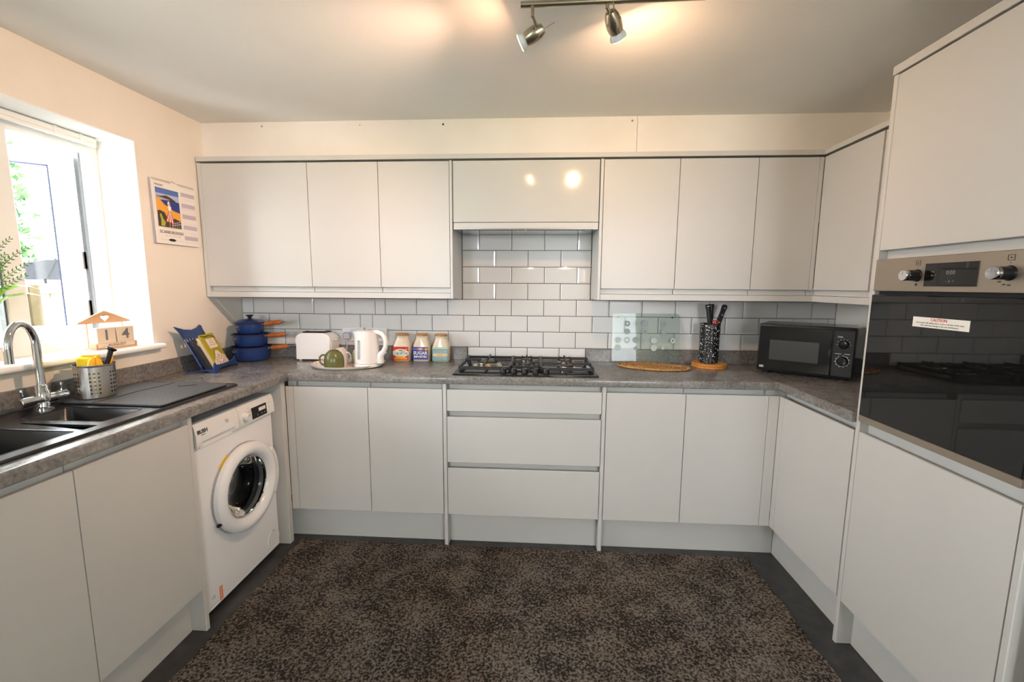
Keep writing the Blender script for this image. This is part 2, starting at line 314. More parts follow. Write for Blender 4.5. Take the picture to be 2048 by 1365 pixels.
# boxed-in bulkhead above the wall units: two boards with a joint, filled screw heads
bk = MB(); YB = -0.229
bk.box(0.0005, 2.3125, YB, -0.0005, ZC - 0.03, H - 0.0005); 
bo = struct(bk.build('wall_bulkhead', 'bulkhead_board', None, smooth=False))
MB().box(2.3145, W - 0.0005, YB + 0.0006, -0.0005, ZC - 0.03, H - 0.0005).build('bulkhead_panel', 'bulkhead_board', bo, smooth=False)
for x, z, mt in ((0.34, 2.200, 'off_grey'), (0.873, 2.198, 'paper_edge'), (1.317, 2.196, 'gap_dark'), (2.167, 2.197, 'paper'), (2.456, 2.199, 'paper'), (3.374, 2.20, 'paper'), (2.287, 2.199, 'eaves_tan')):
    MB().lathe([(0.0055, 0), (0.0045, 0.0015), (0.001, 0.002)], 10, xf=Matrix.Translation((x, YB, z - 0.008)) @ Matrix.Rotation(PI / 2, 4, 'X')).build('screw_head', mt, bo)
# nib of wall beyond the tall oven unit
struct(B('trim_2', 'white_reveal', None, 3.0, W - 0.001, -1.75, -1.588, 0, H - 0.001, 0.002))

# ---- metro tiles on the back wall
MB().box(0.002, W - 0.001, -0.004, 0.0, ZW - 0.01, 1.72).build('grout', 'grout', wb, smooth=False)
TP, TZ0, TZP, TX0 = 0.1911, 0.9879, 0.0956, 1.4744
tile_cache = {}
def tile(x0, x1, z0, z1):
    g = 0.0017; x0 += g; x1 -= g; z0 += g; z1 -= g
    w, h = round(x1 - x0, 4), round(z1 - z0, 4)
    if (w, h) not in tile_cache:
        bm = bmesh.new(); bv = min(0.009, w * 0.2, h * 0.2); rings = []
        for (i, d) in ((0, 0.0), (0, -0.0035), (bv, -0.0056)):
            rings.append([bm.verts.new((a, d, c)) for a, c in ((i, i), (w - i, i), (w - i, h - i), (i, h - i))])
        for a, c in zip(rings[:-1], rings[1:]):
            for k in range(4): bm.faces.new((a[k], a[(k + 1) % 4], c[(k + 1) % 4], c[k]))
        bm.faces.new(rings[-1]); bmesh.ops.recalc_face_normals(bm, faces=bm.faces)
        me = bpy.data.meshes.new('tile'); bm.to_mesh(me); bm.free(); me.materials.append(M['tile_white']); tile_cache[(w, h)] = me
    o = bpy.data.objects.new('tile', tile_cache[(w, h)]); COL.objects.link(o); o.parent = wb; o.location = (x0, -0.004, z0)
    o.rotation_euler = (random.uniform(-.004, .004), 0, random.uniform(-.004, .004))
def tile_row(joints, z0, z1):
    for a, c in zip(joints[:-1], joints[1:]):
        if c - a > 0.012: tile(a, c, z0, z1)
def joints(r, lo, hi):
    off = 0 if r % 2 == 0 else -TP / 2
    right_from = 0.901 if r % 2 == 0 else 0.82
    left_from = 0.839 if r % 2 == 0 else 0.744
    js = {lo, hi}
    k = -20
    while k < 30:
        x = TX0 + off + k * TP
        if max(lo, right_from - 0.005) < x < hi: js.add(round(x, 4))
        xl = left_from - k * TP
        if lo < xl < min(hi, left_from + 0.001): js.add(round(xl, 4))
        k += 1
    if lo < right_from < hi: js.add(right_from)
    out = sorted(js); res = [out[0]]
    for j in out[1:]:
        if j - res[-1] > 0.008: res.append(j)
    return res
for r_ in (0, 1, 2): tile_row(joints(r_, 0.003, W - 0.003), TZ0 + r_ * TZP, TZ0 + (r_ + 1) * TZP)
tile_row(joints(3, 0.003, 1.37), TZ0 + 3 * TZP, 1.30); tile_row(joints(3, 2.13, W - 0.003), TZ0 + 3 * TZP, 1.30)
for r_ in (3, 4, 5, 6): tile_row(joints(r_, 1.373, 2.127), TZ0 + r_ * TZP, min(1.66, TZ0 + (r_ + 1) * TZP))
tile_row(joints(-1, 1.402, 2.108), ZW + 0.002, TZ0)

# ---- window: fixed light, mullion, open casement
w1 = struct(bpy.data.objects.new('window_1', None)); COL.objects.link(w1)
fx0, fx1 = -0.245, -0.18
MY = -1.02
fr = MB()
fr.box(fx0, fx1, WY1, WY0, 1.93, WZ1, 0.006); fr.box(fx0, fx1, WY1, WY0, WZ0 + 0.01, 1.115, 0.006)
fr.box(fx0, fx1 - 0.0005, WY0 - 0.042, WY0, 1.105, 1.940, 0.004); fr.box(fx0, fx1 - 0.0005, WY1, WY1 + 0.06, 1.105, 1.940, 0.004); fr.box(fx0, fx1 - 0.0005, MY - 0.035, MY + 0.035, 1.105, 1.940, 0.004)
fr.build('window_frame', 'upvc', w1)
gk = MB(); gk.box(fx0 - 0.004, fx0 + 0.02, WY0 - 0.050, WY0 - 0.0425, 1.116, 1.929); gk.box(fx1 - 0.012, fx1 - 0.006, MY - 0.040, MY - 0.0352, 1.116, 1.929)
gk.build('gasket', 'gasket_grey', w1)
MB().box(fx0 + 0.025, fx0 + 0.045, WY1 + 0.06, MY - 0.035, 1.115, 1.93).build('window_pane', 'window_glass', w1, smooth=False)
MB().box(fx1 - 0.01, fx1 - 0.006, MY - 0.042, MY - 0.0385, 1.116, 1.93).build('glazing_seal', 'seal_blue_grey', w1)
# casement swung outwards on its right-hand hinges
sa = MB(); sw, sz0, sz1 = 0.37, 1.105, 1.922
sa.box(0, sw, -0.03, 0.03, sz1 - 0.062, sz1, 0.008); sa.box(0, sw, -0.03, 0.03, sz0, sz0 + 0.062, 0.008); sa.box(0, 0.075, -0.03, 0.03, sz0 + 0.05, sz1 - 0.05, 0.008); sa.box(sw - 0.062, sw, -0.03, 0.03, sz0 + 0.05, sz1 - 0.05, 0.008)
sash = sa.build('casement', 'upvc', w1); sash.location = (-0.245, -0.698, 0); sash.rotation_euler = (0, 0, math.radians(180 + 38))
MB().box(0.07, sw - 0.06, -0.008, 0.008, sz0 + 0.06, sz1 - 0.06).build('window_pane', 'window_glass', sash, smooth=False)
sl = MB(); sl.box(0.0745, 0.0785, 0.010, 0.026, sz0 + 0.062, sz1 - 0.062); sl.box(0.0745, sw - 0.06, 0.010, 0.026, sz1 - 0.0665, sz1 - 0.0615); sl.build('glazing_seal', 'seal_blue_grey', sash)
hg = MB(); hg.box(-0.262, -0.236, -0.690, -0.682, 1.42, 1.50, 0.002); hg.box(-0.262, -0.236, -0.690, -0.682, 1.20, 1.28, 0.002); hg.build('hinge', 'gasket_grey', w1)
# sill board with rounded nose
sp = [(-0.18, 1.05), (0.025, 1.05)] + arc(0.033, 1.062, 0.012, -90, 90, 6) + [(-0.18, 1.074)]
struct(MB().prism(sp, WY1 - 0.03, -0.622, 'xz').build('trim_1', 'white_reveal', None))
bl = thing('blind_rail', 'white blind headrail along the top of the window frame', 'blind rail', (-0.150, -1.26, 1.958))
MB().box(-0.020, 0.020, -0.60, 0.575, 0.006, 0.031, 0.004).build('track', 'upvc', bl)
MB().tube([(0.012, -0.6, 0), (0.012, 0.57, 0)], 0.008, 10).build('roller', 'white_reveal', bl)
for y in (0.40, 0.50): B('track_clip', 'upvc', bl, -0.022, 0.0245, y, y + 0.012, -0.002, 0.033, 0.002)

# ================================================================== FITTED UNITS
def cabinet(name, label, cat, loc, rz, w, depth, doors, rail=True, zt=ZT, zb=ZB, ztop=ZWB - 0.001, gapx=0.0015, front_top=0.0):
    """front faces local -y at y=0; doors = [(x0, x1, z0, z1, name)]"""
    t = thing(name, label, cat, loc, rz)
    c = MB(); c.box(gapx, w - gapx, 0.045, depth, zb, ztop, 0.001)
    c.box(gapx + 0.001, w - gapx - 0.001, 0.027, 0.046, zb + 0.001, zt - 0.03, 0)
    c.build('carcass', 'cabinet_grey', t)
    for (x0, x1, z0, z1, nm) in doors: front(t, x0, x1, z0, z1, nm)
    return t
def front(t, x0, x1, z0, z1, nm='door', jpull=True):
    g = 0.0017
    pr = [(0.0, z0 + 0.0015), (0.0015, z0), (0.021, z0), (0.021, z1 - 0.012), (0.012, z1 - 0.003), (0.010, z1), (0.0015, z1), (0.0, z1 - 0.0015)] if jpull else [(0.0, z0 + 0.0015), (0.0015, z0), (0.021, z0), (0.021, z1), (0.0015, z1), (0.0, z1 - 0.0015)]
    return MB().prism(pr, x0 + g, x1 - g, 'yz').build(nm, 'cabinet_grey', t)
# back run, left of the drawers
t = cabinet('base_cabinet', 'pale grey base cabinet next to the washing machine corner, under the toaster', 'cabinet', (0.5812, D, 0), 0, 0.3873, 0.45, [(0, 0.3873, ZB, ZT, 'door')])
fl = MB(); fl.box(0.5405 - 0.5812, -0.001, 0.0, 0.02, ZB, ZT, 0.001); fl.box(0.5405 - 0.5812, 0.001, 0.027, 0.045, ZB, ZWB - 0.001, 0.001); fl.build('corner_filler', 'cabinet_grey', t)
B('end_panel', 'cabinet_grey', t, 0.04 - 0.5812, 0.5398 - 0.5812, -0.035, -0.0012, 0, ZWB - 0.001)
cabinet('base_cabinet', 'pale grey base cabinet left of the drawer stack, under the storage jars', 'cabinet', (0.9685, D, 0), 0, 0.3825, 0.45, [(0, 0.3825, ZB, ZT, 'door')])
# drawers
t = thing('drawer_cabinet', 'pale grey three-drawer cabinet below the gas hob', 'cabinet', (1.3525, D, 0), 0)
w = 2.1615 - 1.3525
B('end_panel', 'cabinet_grey', t, 0.0, 0.018, 0.0, 0.46, 0.0, ZWB - 0.001); B('end_panel', 'cabinet_grey', t, w - 0.018, w, 0.0, 0.46, 0.0, ZWB - 0.001)
B('carcass', 'cabinet_grey', t, 0.020, w - 0.020, 0.045, 0.46, ZB, ZWB - 0.001, 0.001)
for z0, z1 in ((ZB, 0.4305), (0.462, 0.7005), (0.731, ZT)): front(t, 0.0195, w - 0.0195, z0, z1, 'drawer_front')
# back run, right of the drawers
cabinet('base_cabinet', 'pale grey base cabinet right of the drawer stack, under the woven mat', 'cabinet', (2.1625, D, 0), 0, 0.3813, 0.45, [(0, 0.3813, ZB, ZT, 'door')])
t = cabinet('base_cabinet', 'pale grey base cabinet in the right-hand corner, under the knife pot', 'cabinet', (2.5438, D, 0), 0, 0.388, 0.45, [(0, 0.388, ZB, ZT, 'door')])
cf = MB(); cf.box(0.3885, XR - 2.5438 - 0.0005, 0.0, 0.02, ZB, ZT, 0.001); cf.build('corner_filler', 'cabinet_grey', t)
B('filler_rail', 'cabinet_grey', t, 0.3885, XR - 2.5438 + 0.044, 0.03, 0.05, ZT - 0.02, ZWB - 0.001, 0.001)
# right run (faces -x); local x runs towards the camera
t = cabinet('base_cabinet', 'pale grey base cabinet beside the oven tower, under the microwave corner', 'cabinet', (XR, -0.530, 0), -90, 0.4535, 0.51, [(0, 0.4535, ZB, ZT, 'door')])
MB().box(-0.0383, -0.0008, 0.0, 0.02, ZB, ZT, 0.001).build('corner_filler', 'cabinet_grey', t)
B('filler_rail', 'cabinet_grey', t, -0.070, 0.001, 0.046, 0.060, ZT - 0.02, ZWB - 0.001, 0.001)
# left run (faces +x); local x runs away from the camera
t = cabinet('base_cabinet', 'pale grey base cabinet under the drainer, next to the washing machine', 'cabinet', (XL, -1.511, 0), 90, 0.3995, 0.5, [(0, 0.3995, ZB, ZT, 'door')], ztop=0.70)
B('end_panel', 'cabinet_grey', t, 0.4005, 0.4190, 0.0, 0.5, 0, ZWB - 0.001)
t2 = cabinet('base_cabinet', 'pale grey base cabinet under the sink bowl, nearest the camera on the left', 'cabinet', (XL, -1.911, 0), 90, 0.400, 0.5, [(0, 0.400, ZB, ZT, 'door')], ztop=0.70)
for p in (t, t2): B('channel_rail', 'cabinet_grey', p, 0.0015, 0.398, 0.026, 0.046, 0.70, ZWB - 0.001, 0.001)
# plinths
def plinth(label, x0, x1, y0, y1): tag(B('plinth', 'cabinet_grey', None, x0, x1, y0, y1, 0.0, ZB - 0.002, 0.001), label, 'plinth')
plinth('pale grey plinth under the two back cabinets left of the drawers', 0.487, 1.351, -0.432, -0.416)
plinth('pale grey plinth below the bottom drawer, between two end panels', 1.3715, 2.1425, -0.432, -0.416)
plinth('pale grey plinth under the back cabinets right of the drawers', 2.163, 3.036, -0.432, -0.416)
plinth('pale grey plinth under the right-hand cabinet beside the oven tower', 3.0365, 3.052, -0.985, -0.4325)
plinth('pale grey plinth below the oven tower', 3.0365, 3.052, -1.538, -1.0065)
plinth('pale grey plinth under the left-hand sink cabinets', 0.464, 0.48, -2.2, -1.1115)

# oven tower
t = thing('oven_tower', 'tall pale grey oven housing cabinet on the right', 'cabinet', (XR, -0.9875, 0), -90)
tw = 1.5585 - 0.9875
B('end_panel', 'cabinet_grey', t, 0.0, 0.018, -0.001, 0.53, 0, 2.0495); B('end_panel', 'cabinet_grey', t, tw - 0.018, tw, -0.001, 0.53, 0, 2.0495)
cb = MB(); cb.box(0.019, tw - 0.019, 0.03, 0.53, ZB, 0.884, 0.001); cb.box(0.019, tw - 0.019, 0.028, 0.53, 1.4545, 2.045, 0.001); cb.box(0.019, tw - 0.019, 0.45, 0.53, 0.88, 1.46, 0.001); cb.build('carcass', 'cabinet_grey', t)
front(t, 0.019, tw - 0.019, ZB, 0.8444, 'door'); front(t, 0.019, tw - 0.019, 1.4837, 2.046, 'door', False)
B('cornice', 'cabinet_grey', t, -0.003, tw + 0.002, -0.004, 0.53, 2.0515, 2.0785, 0.0015)

# wall units
def wall_unit(label, x, w, dz0=ZU0):
    t = thing('wall_cabinet', label, 'cabinet', (x, YU, 0), 0)
    c = MB(); c.box(0.0015, w - 0.0015, 0.027, 0.2805, 1.345, ZU1 - 0.014, 0.001); c.box(0.0015, w - 0.0015, 0.020, 0.2805, ZR + 0.0305, 1.3435, 0.001)
    c.build('carcass', 'cabinet_grey', t); front(t, 0, w, dz0, ZU1 - 0.004, 'door', False); return t
t = wall_unit('wide pale grey wall cabinet at the left end, above the saucepans', 0.0240, 0.5803)
B('end_panel', 'cabinet_grey', t, -0.0195, 0.0, -0.001, 0.2805, ZR, ZU1 - 0.001)
wall_unit('pale grey wall cabinet above the toaster, second from the left', 0.6043, 0.3789)
t = wall_unit('pale grey wall cabinet left of the cooker hood', 0.9832, 0.3741)
B('end_panel', 'cabinet_grey', t, 0.3748, 0.3887, -0.001, 0.279, ZR - 0.001, ZU1 - 0.001)
t = wall_unit('pale grey wall cabinet right of the cooker hood', 2.1452, 0.3753)
B('end_panel', 'cabinet_grey', t, -0.0162, -0.0007, -0.001, 0.279, ZR - 0.001, ZU1 - 0.001)
wall_unit('pale grey wall cabinet above the glass board and knife pot', 2.5205, 0.3789)
t = wall_unit('narrow pale grey wall cabinet beside the right-hand corner', 2.8994, 0.2877)
B('corner_filler', 'cabinet_grey', t, 0.2885, 3.2084 - 2.8994 - 0.0008, 0.0, 0.018, ZU0, ZU1 - 0.004, 0.001)
B('corner_rail', 'cabinet_grey', t, 0.2890, 3.2084 - 2.8994 + 0.019, 0.020, 0.030, ZR + 0.0305, ZU0 + 0.01, 0.0005)
t = thing('wall_cabinet', 'pale grey wall cabinet on the right wall above the microwave', 'cabinet', (3.2084, -0.2886, 0), -90)
c = MB(); c.box(0.006, 0.696, 0.027, 0.3105, 1.345, ZU1 - 0.014, 0.001); c.box(-0.0265, 0.696, 0.020, 0.3105, ZR + 0.0305, 1.3435, 0.001); c.build('carcass', 'cabinet_grey', t)
front(t, 0.001, 0.3705, ZU0, ZU1 - 0.004, 'door', False); B('end_filler', 'cabinet_grey', t, 0.3735, 0.696, 0.003, 0.021, ZR + 0.03, ZU1 - 0.004, 0.001)
# continuous cornice and light rails
cn = MB(); cn.prism([(0.0045, -0.2926), (3.2044, -0.2926), (3.2044, -0.984), (3.5195, -0.984), (3.5195, -0.231), (0.0045, -0.231)], ZU1 + 0.006, ZC, 'xy')
tag(cn.build('cornice', 'cabinet_grey', None), 'long pale grey cornice strip running along the tops of the wall cabinets', 'cornice')
lr = tag(MB().box(0.0245, 1.3573, YU + 0.001, YU + 0.018, ZR, ZR + 0.0295, 0.001).build('light_rail', 'cabinet_grey', None), 'pale grey light rail under the wall cabinets left of the hood', 'light rail')
lr2 = MB(); lr2.prism([(2.146, YU + 0.001), (3.2094, YU + 0.001), (3.2094, -0.984), (3.2264, -0.984), (3.2264, YU + 0.018), (2.146, YU + 0.018)], ZR, ZR + 0.0295, 'xy')
tag(lr2.build('light_rail', 'cabinet_grey', None), 'pale grey light rail under the wall cabinets right of the hood, turning the corner', 'light rail')
# cooker hood
t = thing('cooker_hood', 'built-in cooker hood behind a glossy grey flap above the hob', 'cooker hood', (1.3735, YU, 0), 0)
hw = 2.1275 - 1.3735
mat('cabinet_gloss', (0.555, 0.55, 0.525), 0.11, noise=(3, (0.57, 0.565, 0.54), 0.3, 0.7))
B('flap_door', 'cabinet_gloss', t, 0.003, hw - 0.003, 0.0, 0.02, 1.6835, ZU1 - 0.004, 0.0015)
B('housing', 'cabinet_grey', t, 0.001, hw - 0.001, 0.03, 0.275, 1.672, ZU1 - 0.014, 0.001)
B('visor', 'cabinet_grey', t, 0.003, hw - 0.003, 0.004, 0.022, 1.6525, 1.6815, 0.001)
B('visor_trim', 'steel', t, 0.003, hw - 0.003, 0.002, 0.03, 1.6475, 1.652, 0.001)
mat('hood_under', (0.55, 0.55, 0.56), 0.13, 1.0)
hu = MB(); hu.box(0.003, hw - 0.003, 0.031, 0.276, 1.652, 1.671, 0.001); hu.build('underside', 'hood_under', t)
for x0, x1 in ((0.06, 0.37), (0.384, 0.694)): B('filter_panel', 'hood_under', t, x0, x1, 0.06, 0.235, 1.6485, 1.6518, 0.001)

# ================================================================== WORKTOP
t = thing('worktop', 'mottled grey stone-effect worktop running round three sides', 'worktop', (0, 0, 0))
def slab_x(x0, x1, y_back, y_front):
    r = 0.010; pr = [(y_back, ZWB), (y_front + 0.004, ZWB), (y_front, ZWB + 0.004), (y_front, ZW - r)] + [(y_front + r - r * math.cos(a), ZW - r + r * math.sin(a)) for a in (PI / 6, PI / 3, PI / 2)] + [(y_back, ZW)]
    return pr
sx0, sx1, sy0, sy1 = 0.075, 0.478, -1.735, -0.790      # hole cut for the inset sink
wt = MB()
# back slab with mitred ends (in plan the left and right slabs butt against it)
wt.prism(slab_x(0, 0, -0.001, DW), XLW + 0.0004, XR - 0.0145, 'yz')
wt.box(XR - 0.0145, W - 0.001, DW + 0.0, -0.001, ZWB, ZW)
wt.build('back_slab', 'worktop_stone', t)
wt = MB()
r = 0.010
xp = [(sx1, ZWB), (XLW - 0.004, ZWB), (XLW, ZWB + 0.004), (XLW, ZW - r)] + [(XLW - r + r * math.cos(a), ZW - r + r * math.sin(a)) for a in (PI / 6, PI / 3, PI / 2)] + [(sx1, ZW)]
wt.prism(xp, -2.2, DW - 0.0004, 'xz'); wt.box(sx1, XLW, DW - 0.0004, -0.001, ZWB, ZW); wt.box(0.001, sx1, sy1, -0.001, ZWB, ZW); wt.box(0.001, sx0, sy0, sy1, ZWB, ZW); wt.box(0.001, sx1, -2.2, sy0, ZWB, ZW)
wt.build('left_slab', 'worktop_stone', t)
wt = MB(); xe = XR - 0.0155
xp = [(W - 0.001, ZWB), (xe + 0.004, ZWB), (xe, ZWB + 0.004), (xe, ZW - r)] + [(xe + r - r * math.cos(a), ZW - r + r * math.sin(a)) for a in (PI / 6, PI / 3, PI / 2)] + [(W - 0.001, ZW)]
wt.prism(xp, -0.9865, DW - 0.0004, 'xz'); wt.build('right_slab', 'worktop_stone', t)
def upstand(label, *a): tag(B('upstand', 'worktop_stone', None, *a, 0.0015), label, 'upstand')
upstand('grey stone-effect upstand along the window wall', 0.001, 0.013, -2.2, -0.0155, ZW, 0.9875)
upstand('grey stone-effect upstand on the back wall left of the hob', 0.0015, 1.400, -0.0145, -0.0125, ZW, 0.9875)
upstand('grey stone-effect upstand on the back wall right of the hob', 2.109, 3.506, -0.0145, -0.0125, ZW, 0.9875)
upstand('grey stone-effect upstand on the right wall behind the microwave', 3.508, 3.520, -0.985, -0.0125, ZW, 0.9875)

# ================================================================== RUG
rm = MB(); nx, ny = 60, 50; rx0, rx1, ry0, ry1 = 0.585, 2.885, -2.45, -0.497
def wob(k, a): return a * (math.sin(k * 1.7) + math.sin(k * 0.61 + 1))
top = [[rm.bm.verts.new((rx0 + (rx1 - rx0) * i / nx + (wob(j, 0.004) if i in (0, nx) else 0), ry0 + (ry1 - ry0) * j / ny + (wob(i, 0.002) if j in (0, ny) else 0), 0.011 + random.uniform(0, .0012))) for j in range(ny + 1)] for i in range(nx + 1)]
for i in range(nx):
    for j in range(ny): rm.bm.faces.new((top[i][j], top[i + 1][j], top[i + 1][j + 1], top[i][j + 1]))
rim = [top[i][0] for i in range(nx + 1)] + [top[nx][j] for j in range(1, ny + 1)] + [top[i][ny] for i in range(nx - 1, -1, -1)] + [top[0][j] for j in range(ny - 1, 0, -1)]
low = [rm.bm.verts.new((v.co.x, v.co.y, 0.0005)) for v in rim]
for k in range(len(rim)): rm.bm.faces.new((rim[k], low[k], low[(k + 1) % len(low)], rim[(k + 1) % len(rim)]))
tag(rm.build('rug', 'rug_pile', None), 'brown and black speckled rug covering the middle of the floor', 'rug')
# ================================================================== APPLIANCES
# ---- oven (local front -y, x towards the camera)
t = thing('oven', 'built-in single oven with brown steel trim and black glass door', 'oven', (XR, -0.9875, 0), -90)
ow0, ow1 = 0.0215, tw - 0.0215
B('control_panel', 'oven_steel', t, ow0, ow1, -0.008, 0.03, 1.3475, 1.4530, 0.0015)
B('body', 'black_plastic', t, ow0 + 0.004, ow1 - 0.004, 0.031, 0.44, 0.886, 1.45, 0.002)
B('vent_gap', 'gap_dark', t, ow0 + 0.002, ow1 - 0.002, 0.012, 0.0308, 1.3355, 1.3470, 0)
dr = B('door_glass', 'black_glass', t, ow0, ow1, -0.010, 0.03, 0.9095, 1.3350, 0.0015)
B('door_trim', 'oven_steel', t, ow0, ow1, -0.010, 0.03, 0.8865, 0.9090, 0.0015)
B('display', 'black_glass', t, 0.217, 0.377, -0.0095, -0.0075, 1.3635, 1.4305, 0.0005)
text('display_digits', '0:00', 0.016, (0.300, -0.0098, 1.402), FRONT, 'grey_print', t); text('display_symbols', '-  o  +', 0.010, (0.300, -0.0098, 1.378), FRONT, 'grey_print', t)
for x, big in ((0.190, 0), (0.452, 1)):
    kb = MB(); xf = Matrix.Translation((x, -0.008, 1.3965)) @ Matrix.Rotation(PI / 2, 4, 'X')
    kb.lathe([(0.019, 0.0), (0.0185, 0.002), (0.0165, 0.004), (0.016, 0.030)], 28, xf=xf); k = kb.build('knob', 'black_plastic', t)
    kc = MB(); kc.lathe([(0.016, 0.0302), (0.0162, 0.040), (0.0150, 0.0425), (0.0001, 0.0428)], 28, xf=xf); kc.build('knob_cap', 'chrome', k)
    B('pointer', 'grey_print', k, x - 0.0006, x + 0.0006, -0.0512, -0.0506, 1.3985, 1.4095, 0)
    sy = MB(); sy.box(x - 0.008, x + 0.008, -0.0086, -0.0082, 1.4275, 1.4285); sy.box(x - 0.008, x + 0.008, -0.0086, -0.0082, 1.4405, 1.4415); sy.box(x - 0.008, x - 0.007, -0.0086, -0.0082, 1.4275, 1.4415); sy.box(x + 0.007, x + 0.008, -0.0086, -0.0082, 1.4275, 1.4415); sy.box(x - 0.002, x + 0.002, -0.0086, -0.0082, 1.433, 1.436); sy.box(x - 0.001, x + 0.001, -0.0086, -0.0082, 1.421, 1.423)
    sy.build('symbol', 'black_print', t, smooth=False)
    if not big: MB().lathe([(0.004, 0), (0.0038, 0.0004), (0.0001, 0.0005)], 12, xf=Matrix.Translation((x, -0.0081, 1.3690)) @ Matrix.Rotation(PI / 2, 4, 'X')).build('symbol', 'black_print', t)
    else:
        for a, s_ in ((200, '50'), (225, '100'), (250, '150'), (275, '200'), (160, '0')): text('dial_number', s_, 0.006, (x + 0.030 * math.cos(math.radians(a)), -0.0083, 1.3965 + 0.030 * math.sin(math.radians(a))), FRONT, 'black_print', t)
st = MB().box(0.199, 0.376, -0.0112, -0.0102, 1.2425, 1.2725).build('caution_sticker', 'label_white', dr, smooth=False)
text('sticker_heading', 'CAUTION', 0.0115, (0.285, -0.0114, 1.2660), FRONT, 'red_print', dr, bold=0.0002)
text('sticker_text', 'Do not place foil, baking trays or cook on the base of this oven.', 0.0058, (0.2875, -0.0114, 1.2565), FRONT, 'black_print', dr)
text('sticker_text', 'This could cause damage to the oven and furniture.', 0.0058, (0.2875, -0.0114, 1.2490), FRONT, 'black_print', dr)

# ---- washing machine (local front -y, x away from the camera)
t = thing('washing_machine', 'white front-loading washing machine under the left worktop', 'washing machine', (0.503, -0.8085, 0), 90)
hw_ = 0.2475
bd = MB(); cz_ = 0.452; angs = sorted([2 * PI * k / 64 + 0.01 for k in range(64)] + [math.atan2(z - cz_, x) % (2 * PI) for x in (-hw_, hw_) for z in (0.022, 0.812)])
def edge_pt(a):
    ca, sa = math.cos(a), math.sin(a); q_ = min((hw_ / abs(ca)) if abs(ca) > 1e-6 else 9, ((0.812 - cz_) / sa) if sa > 1e-6 else ((cz_ - 0.022) / -sa) if sa < -1e-6 else 9); return (q_ * ca, q_ * sa + cz_)
outer = [edge_pt(a) for a in angs]; ins = [(x * 0.985, cz_ + (z - cz_) * 0.99) for x, z in outer]
bd.loft([[(0.014 + 0.155 * math.cos(a), 0.02, cz_ + 0.155 * math.sin(a)) for a in angs], [(0.014 + 0.155 * math.cos(a), 0.0, cz_ + 0.155 * math.sin(a)) for a in angs], [(x, 0.0, z) for x, z in ins], [(x, 0.005, z) for x, z in outer], [(x, 0.47, z) for x, z in outer]], cap0=False, cap1=True)
bd.build('body', 'white_enamel', t)
B('top_plate', 'white_enamel', t, -hw_ + 0.002, hw_ - 0.002, 0.004, 0.47, 0.8125, 0.8225, 0.003)
pp = [(0.0, 0.730), (-0.016, 0.730), (-0.018, 0.736), (-0.0165, 0.772), (-0.010, 0.805), (-0.003, 0.8215), (0.0, 0.8215)]
MB().prism(pp, -hw_ + 0.240, hw_, 'yz').build('control_panel', 'white_plastic', t)
# detergent drawer front with a scooped grip along its foot
dp = [(-0.003, 0.746), (-0.0172, 0.746), (-0.0165, 0.772), (-0.010, 0.805), (-0.003, 0.8215), (-0.0008, 0.8215)]
de = [(-0.0008, 0.726), (-0.014, 0.726), (-0.0172, 0.734), (-0.0165, 0.772), (-0.010, 0.805), (-0.003, 0.8215), (-0.0008, 0.8215)]
dd = MB(); dd.prism(dp, -hw_ + 0.0302, -hw_ + 0.2118, 'yz'); dd.prism(de, -hw_, -hw_ + 0.030, 'yz'); dd.prism(de, -hw_ + 0.212, -hw_ + 0.2385, 'yz')
dw_ = dd.build('detergent_drawer', 'white_plastic', t)
MB().prism([(-0.0006, 0.716), (-0.0045, 0.716), (-0.0028, 0.7458), (-0.0006, 0.7458)], -hw_ + 0.0302, -hw_ + 0.2118, 'yz').build('grip_recess', 'white_plastic', dw_)
dl = MB(); xf = Matrix.Translation((0.033, -0.0135, 0.7715)) @ Matrix.Rotation(math.radians(90 + 12), 4, 'X')
dl.lathe([(0.0225, 0.0), (0.0225, 0.004), (0.0195, 0.008), (0.0185, 0.022), (0.017, 0.0245), (0.0001, 0.025)], 30, xf=xf)
dk = dl.build('programme_dial', 'white_plastic', t); MB().box(-0.001, 0.001, 0.004, 0.015, 0.0252, 0.0258, xf=xf).build('dial_mark', 'grey_print', dk)
def on_panel(x, z): return Matrix.Translation((x, -0.0163 - 0.0 if z < 0.772 else -0.0165 + (z - 0.772) * 0.197, z))
for k in range(7):
    for sx_ in (-1, 1):
        x = 0.033 + sx_ * (0.0315 + 0.0022 * (3 - abs(3 - k))); z = 0.7415 + 0.0095 * k; yy = -0.0183 if z < 0.772 else -0.0171 + (z - 0.772) * 0.197
        B('programme_name', 'light_print', t, x - 0.0055, x + 0.0055, yy - 0.0004, yy + 0.001, z - 0.001, z + 0.001, 0)
sc = MB(); sc.box(0.0800, 0.188, -0.001, 0.0012, -0.0265, 0.0265, 0.0004); ds = sc.build('display', 'black_gloss', t); ds.location = (0, -0.0160, 0.7655); ds.rotation_euler = (math.radians(-4), 0, 0)
for k in range(3):
    b_ = MB().box(0.129 + 0.0165 * k, 0.1445 + 0.0165 * k, -0.0035, -0.001, 0.000, 0.0165, 0.0012).build('button', 'white_plastic', ds)
for k, x in enumerate((0.120, 0.150, 0.170)): B('symbol', 'light_print', ds, x - 0.002, x + 0.002, -0.0014, -0.001, -0.016, -0.012, 0)
text('maker_name', 'BUSH', 0.0215, (-hw_ + 0.035, -0.0158, 0.785), (90 - 7, 0, 0), 'black_print', t, bold=0.0006)
B('name_underline', 'black_print', t, -hw_ + 0.025, -hw_ + 0.045, -0.0182, -0.0172, 0.7715, 0.7735, 0)
text('capacity_print', '8 KG\n1400', 0.0085, (-0.077, -0.0150, 0.785), (83, 0, 0), 'grey_print', t)
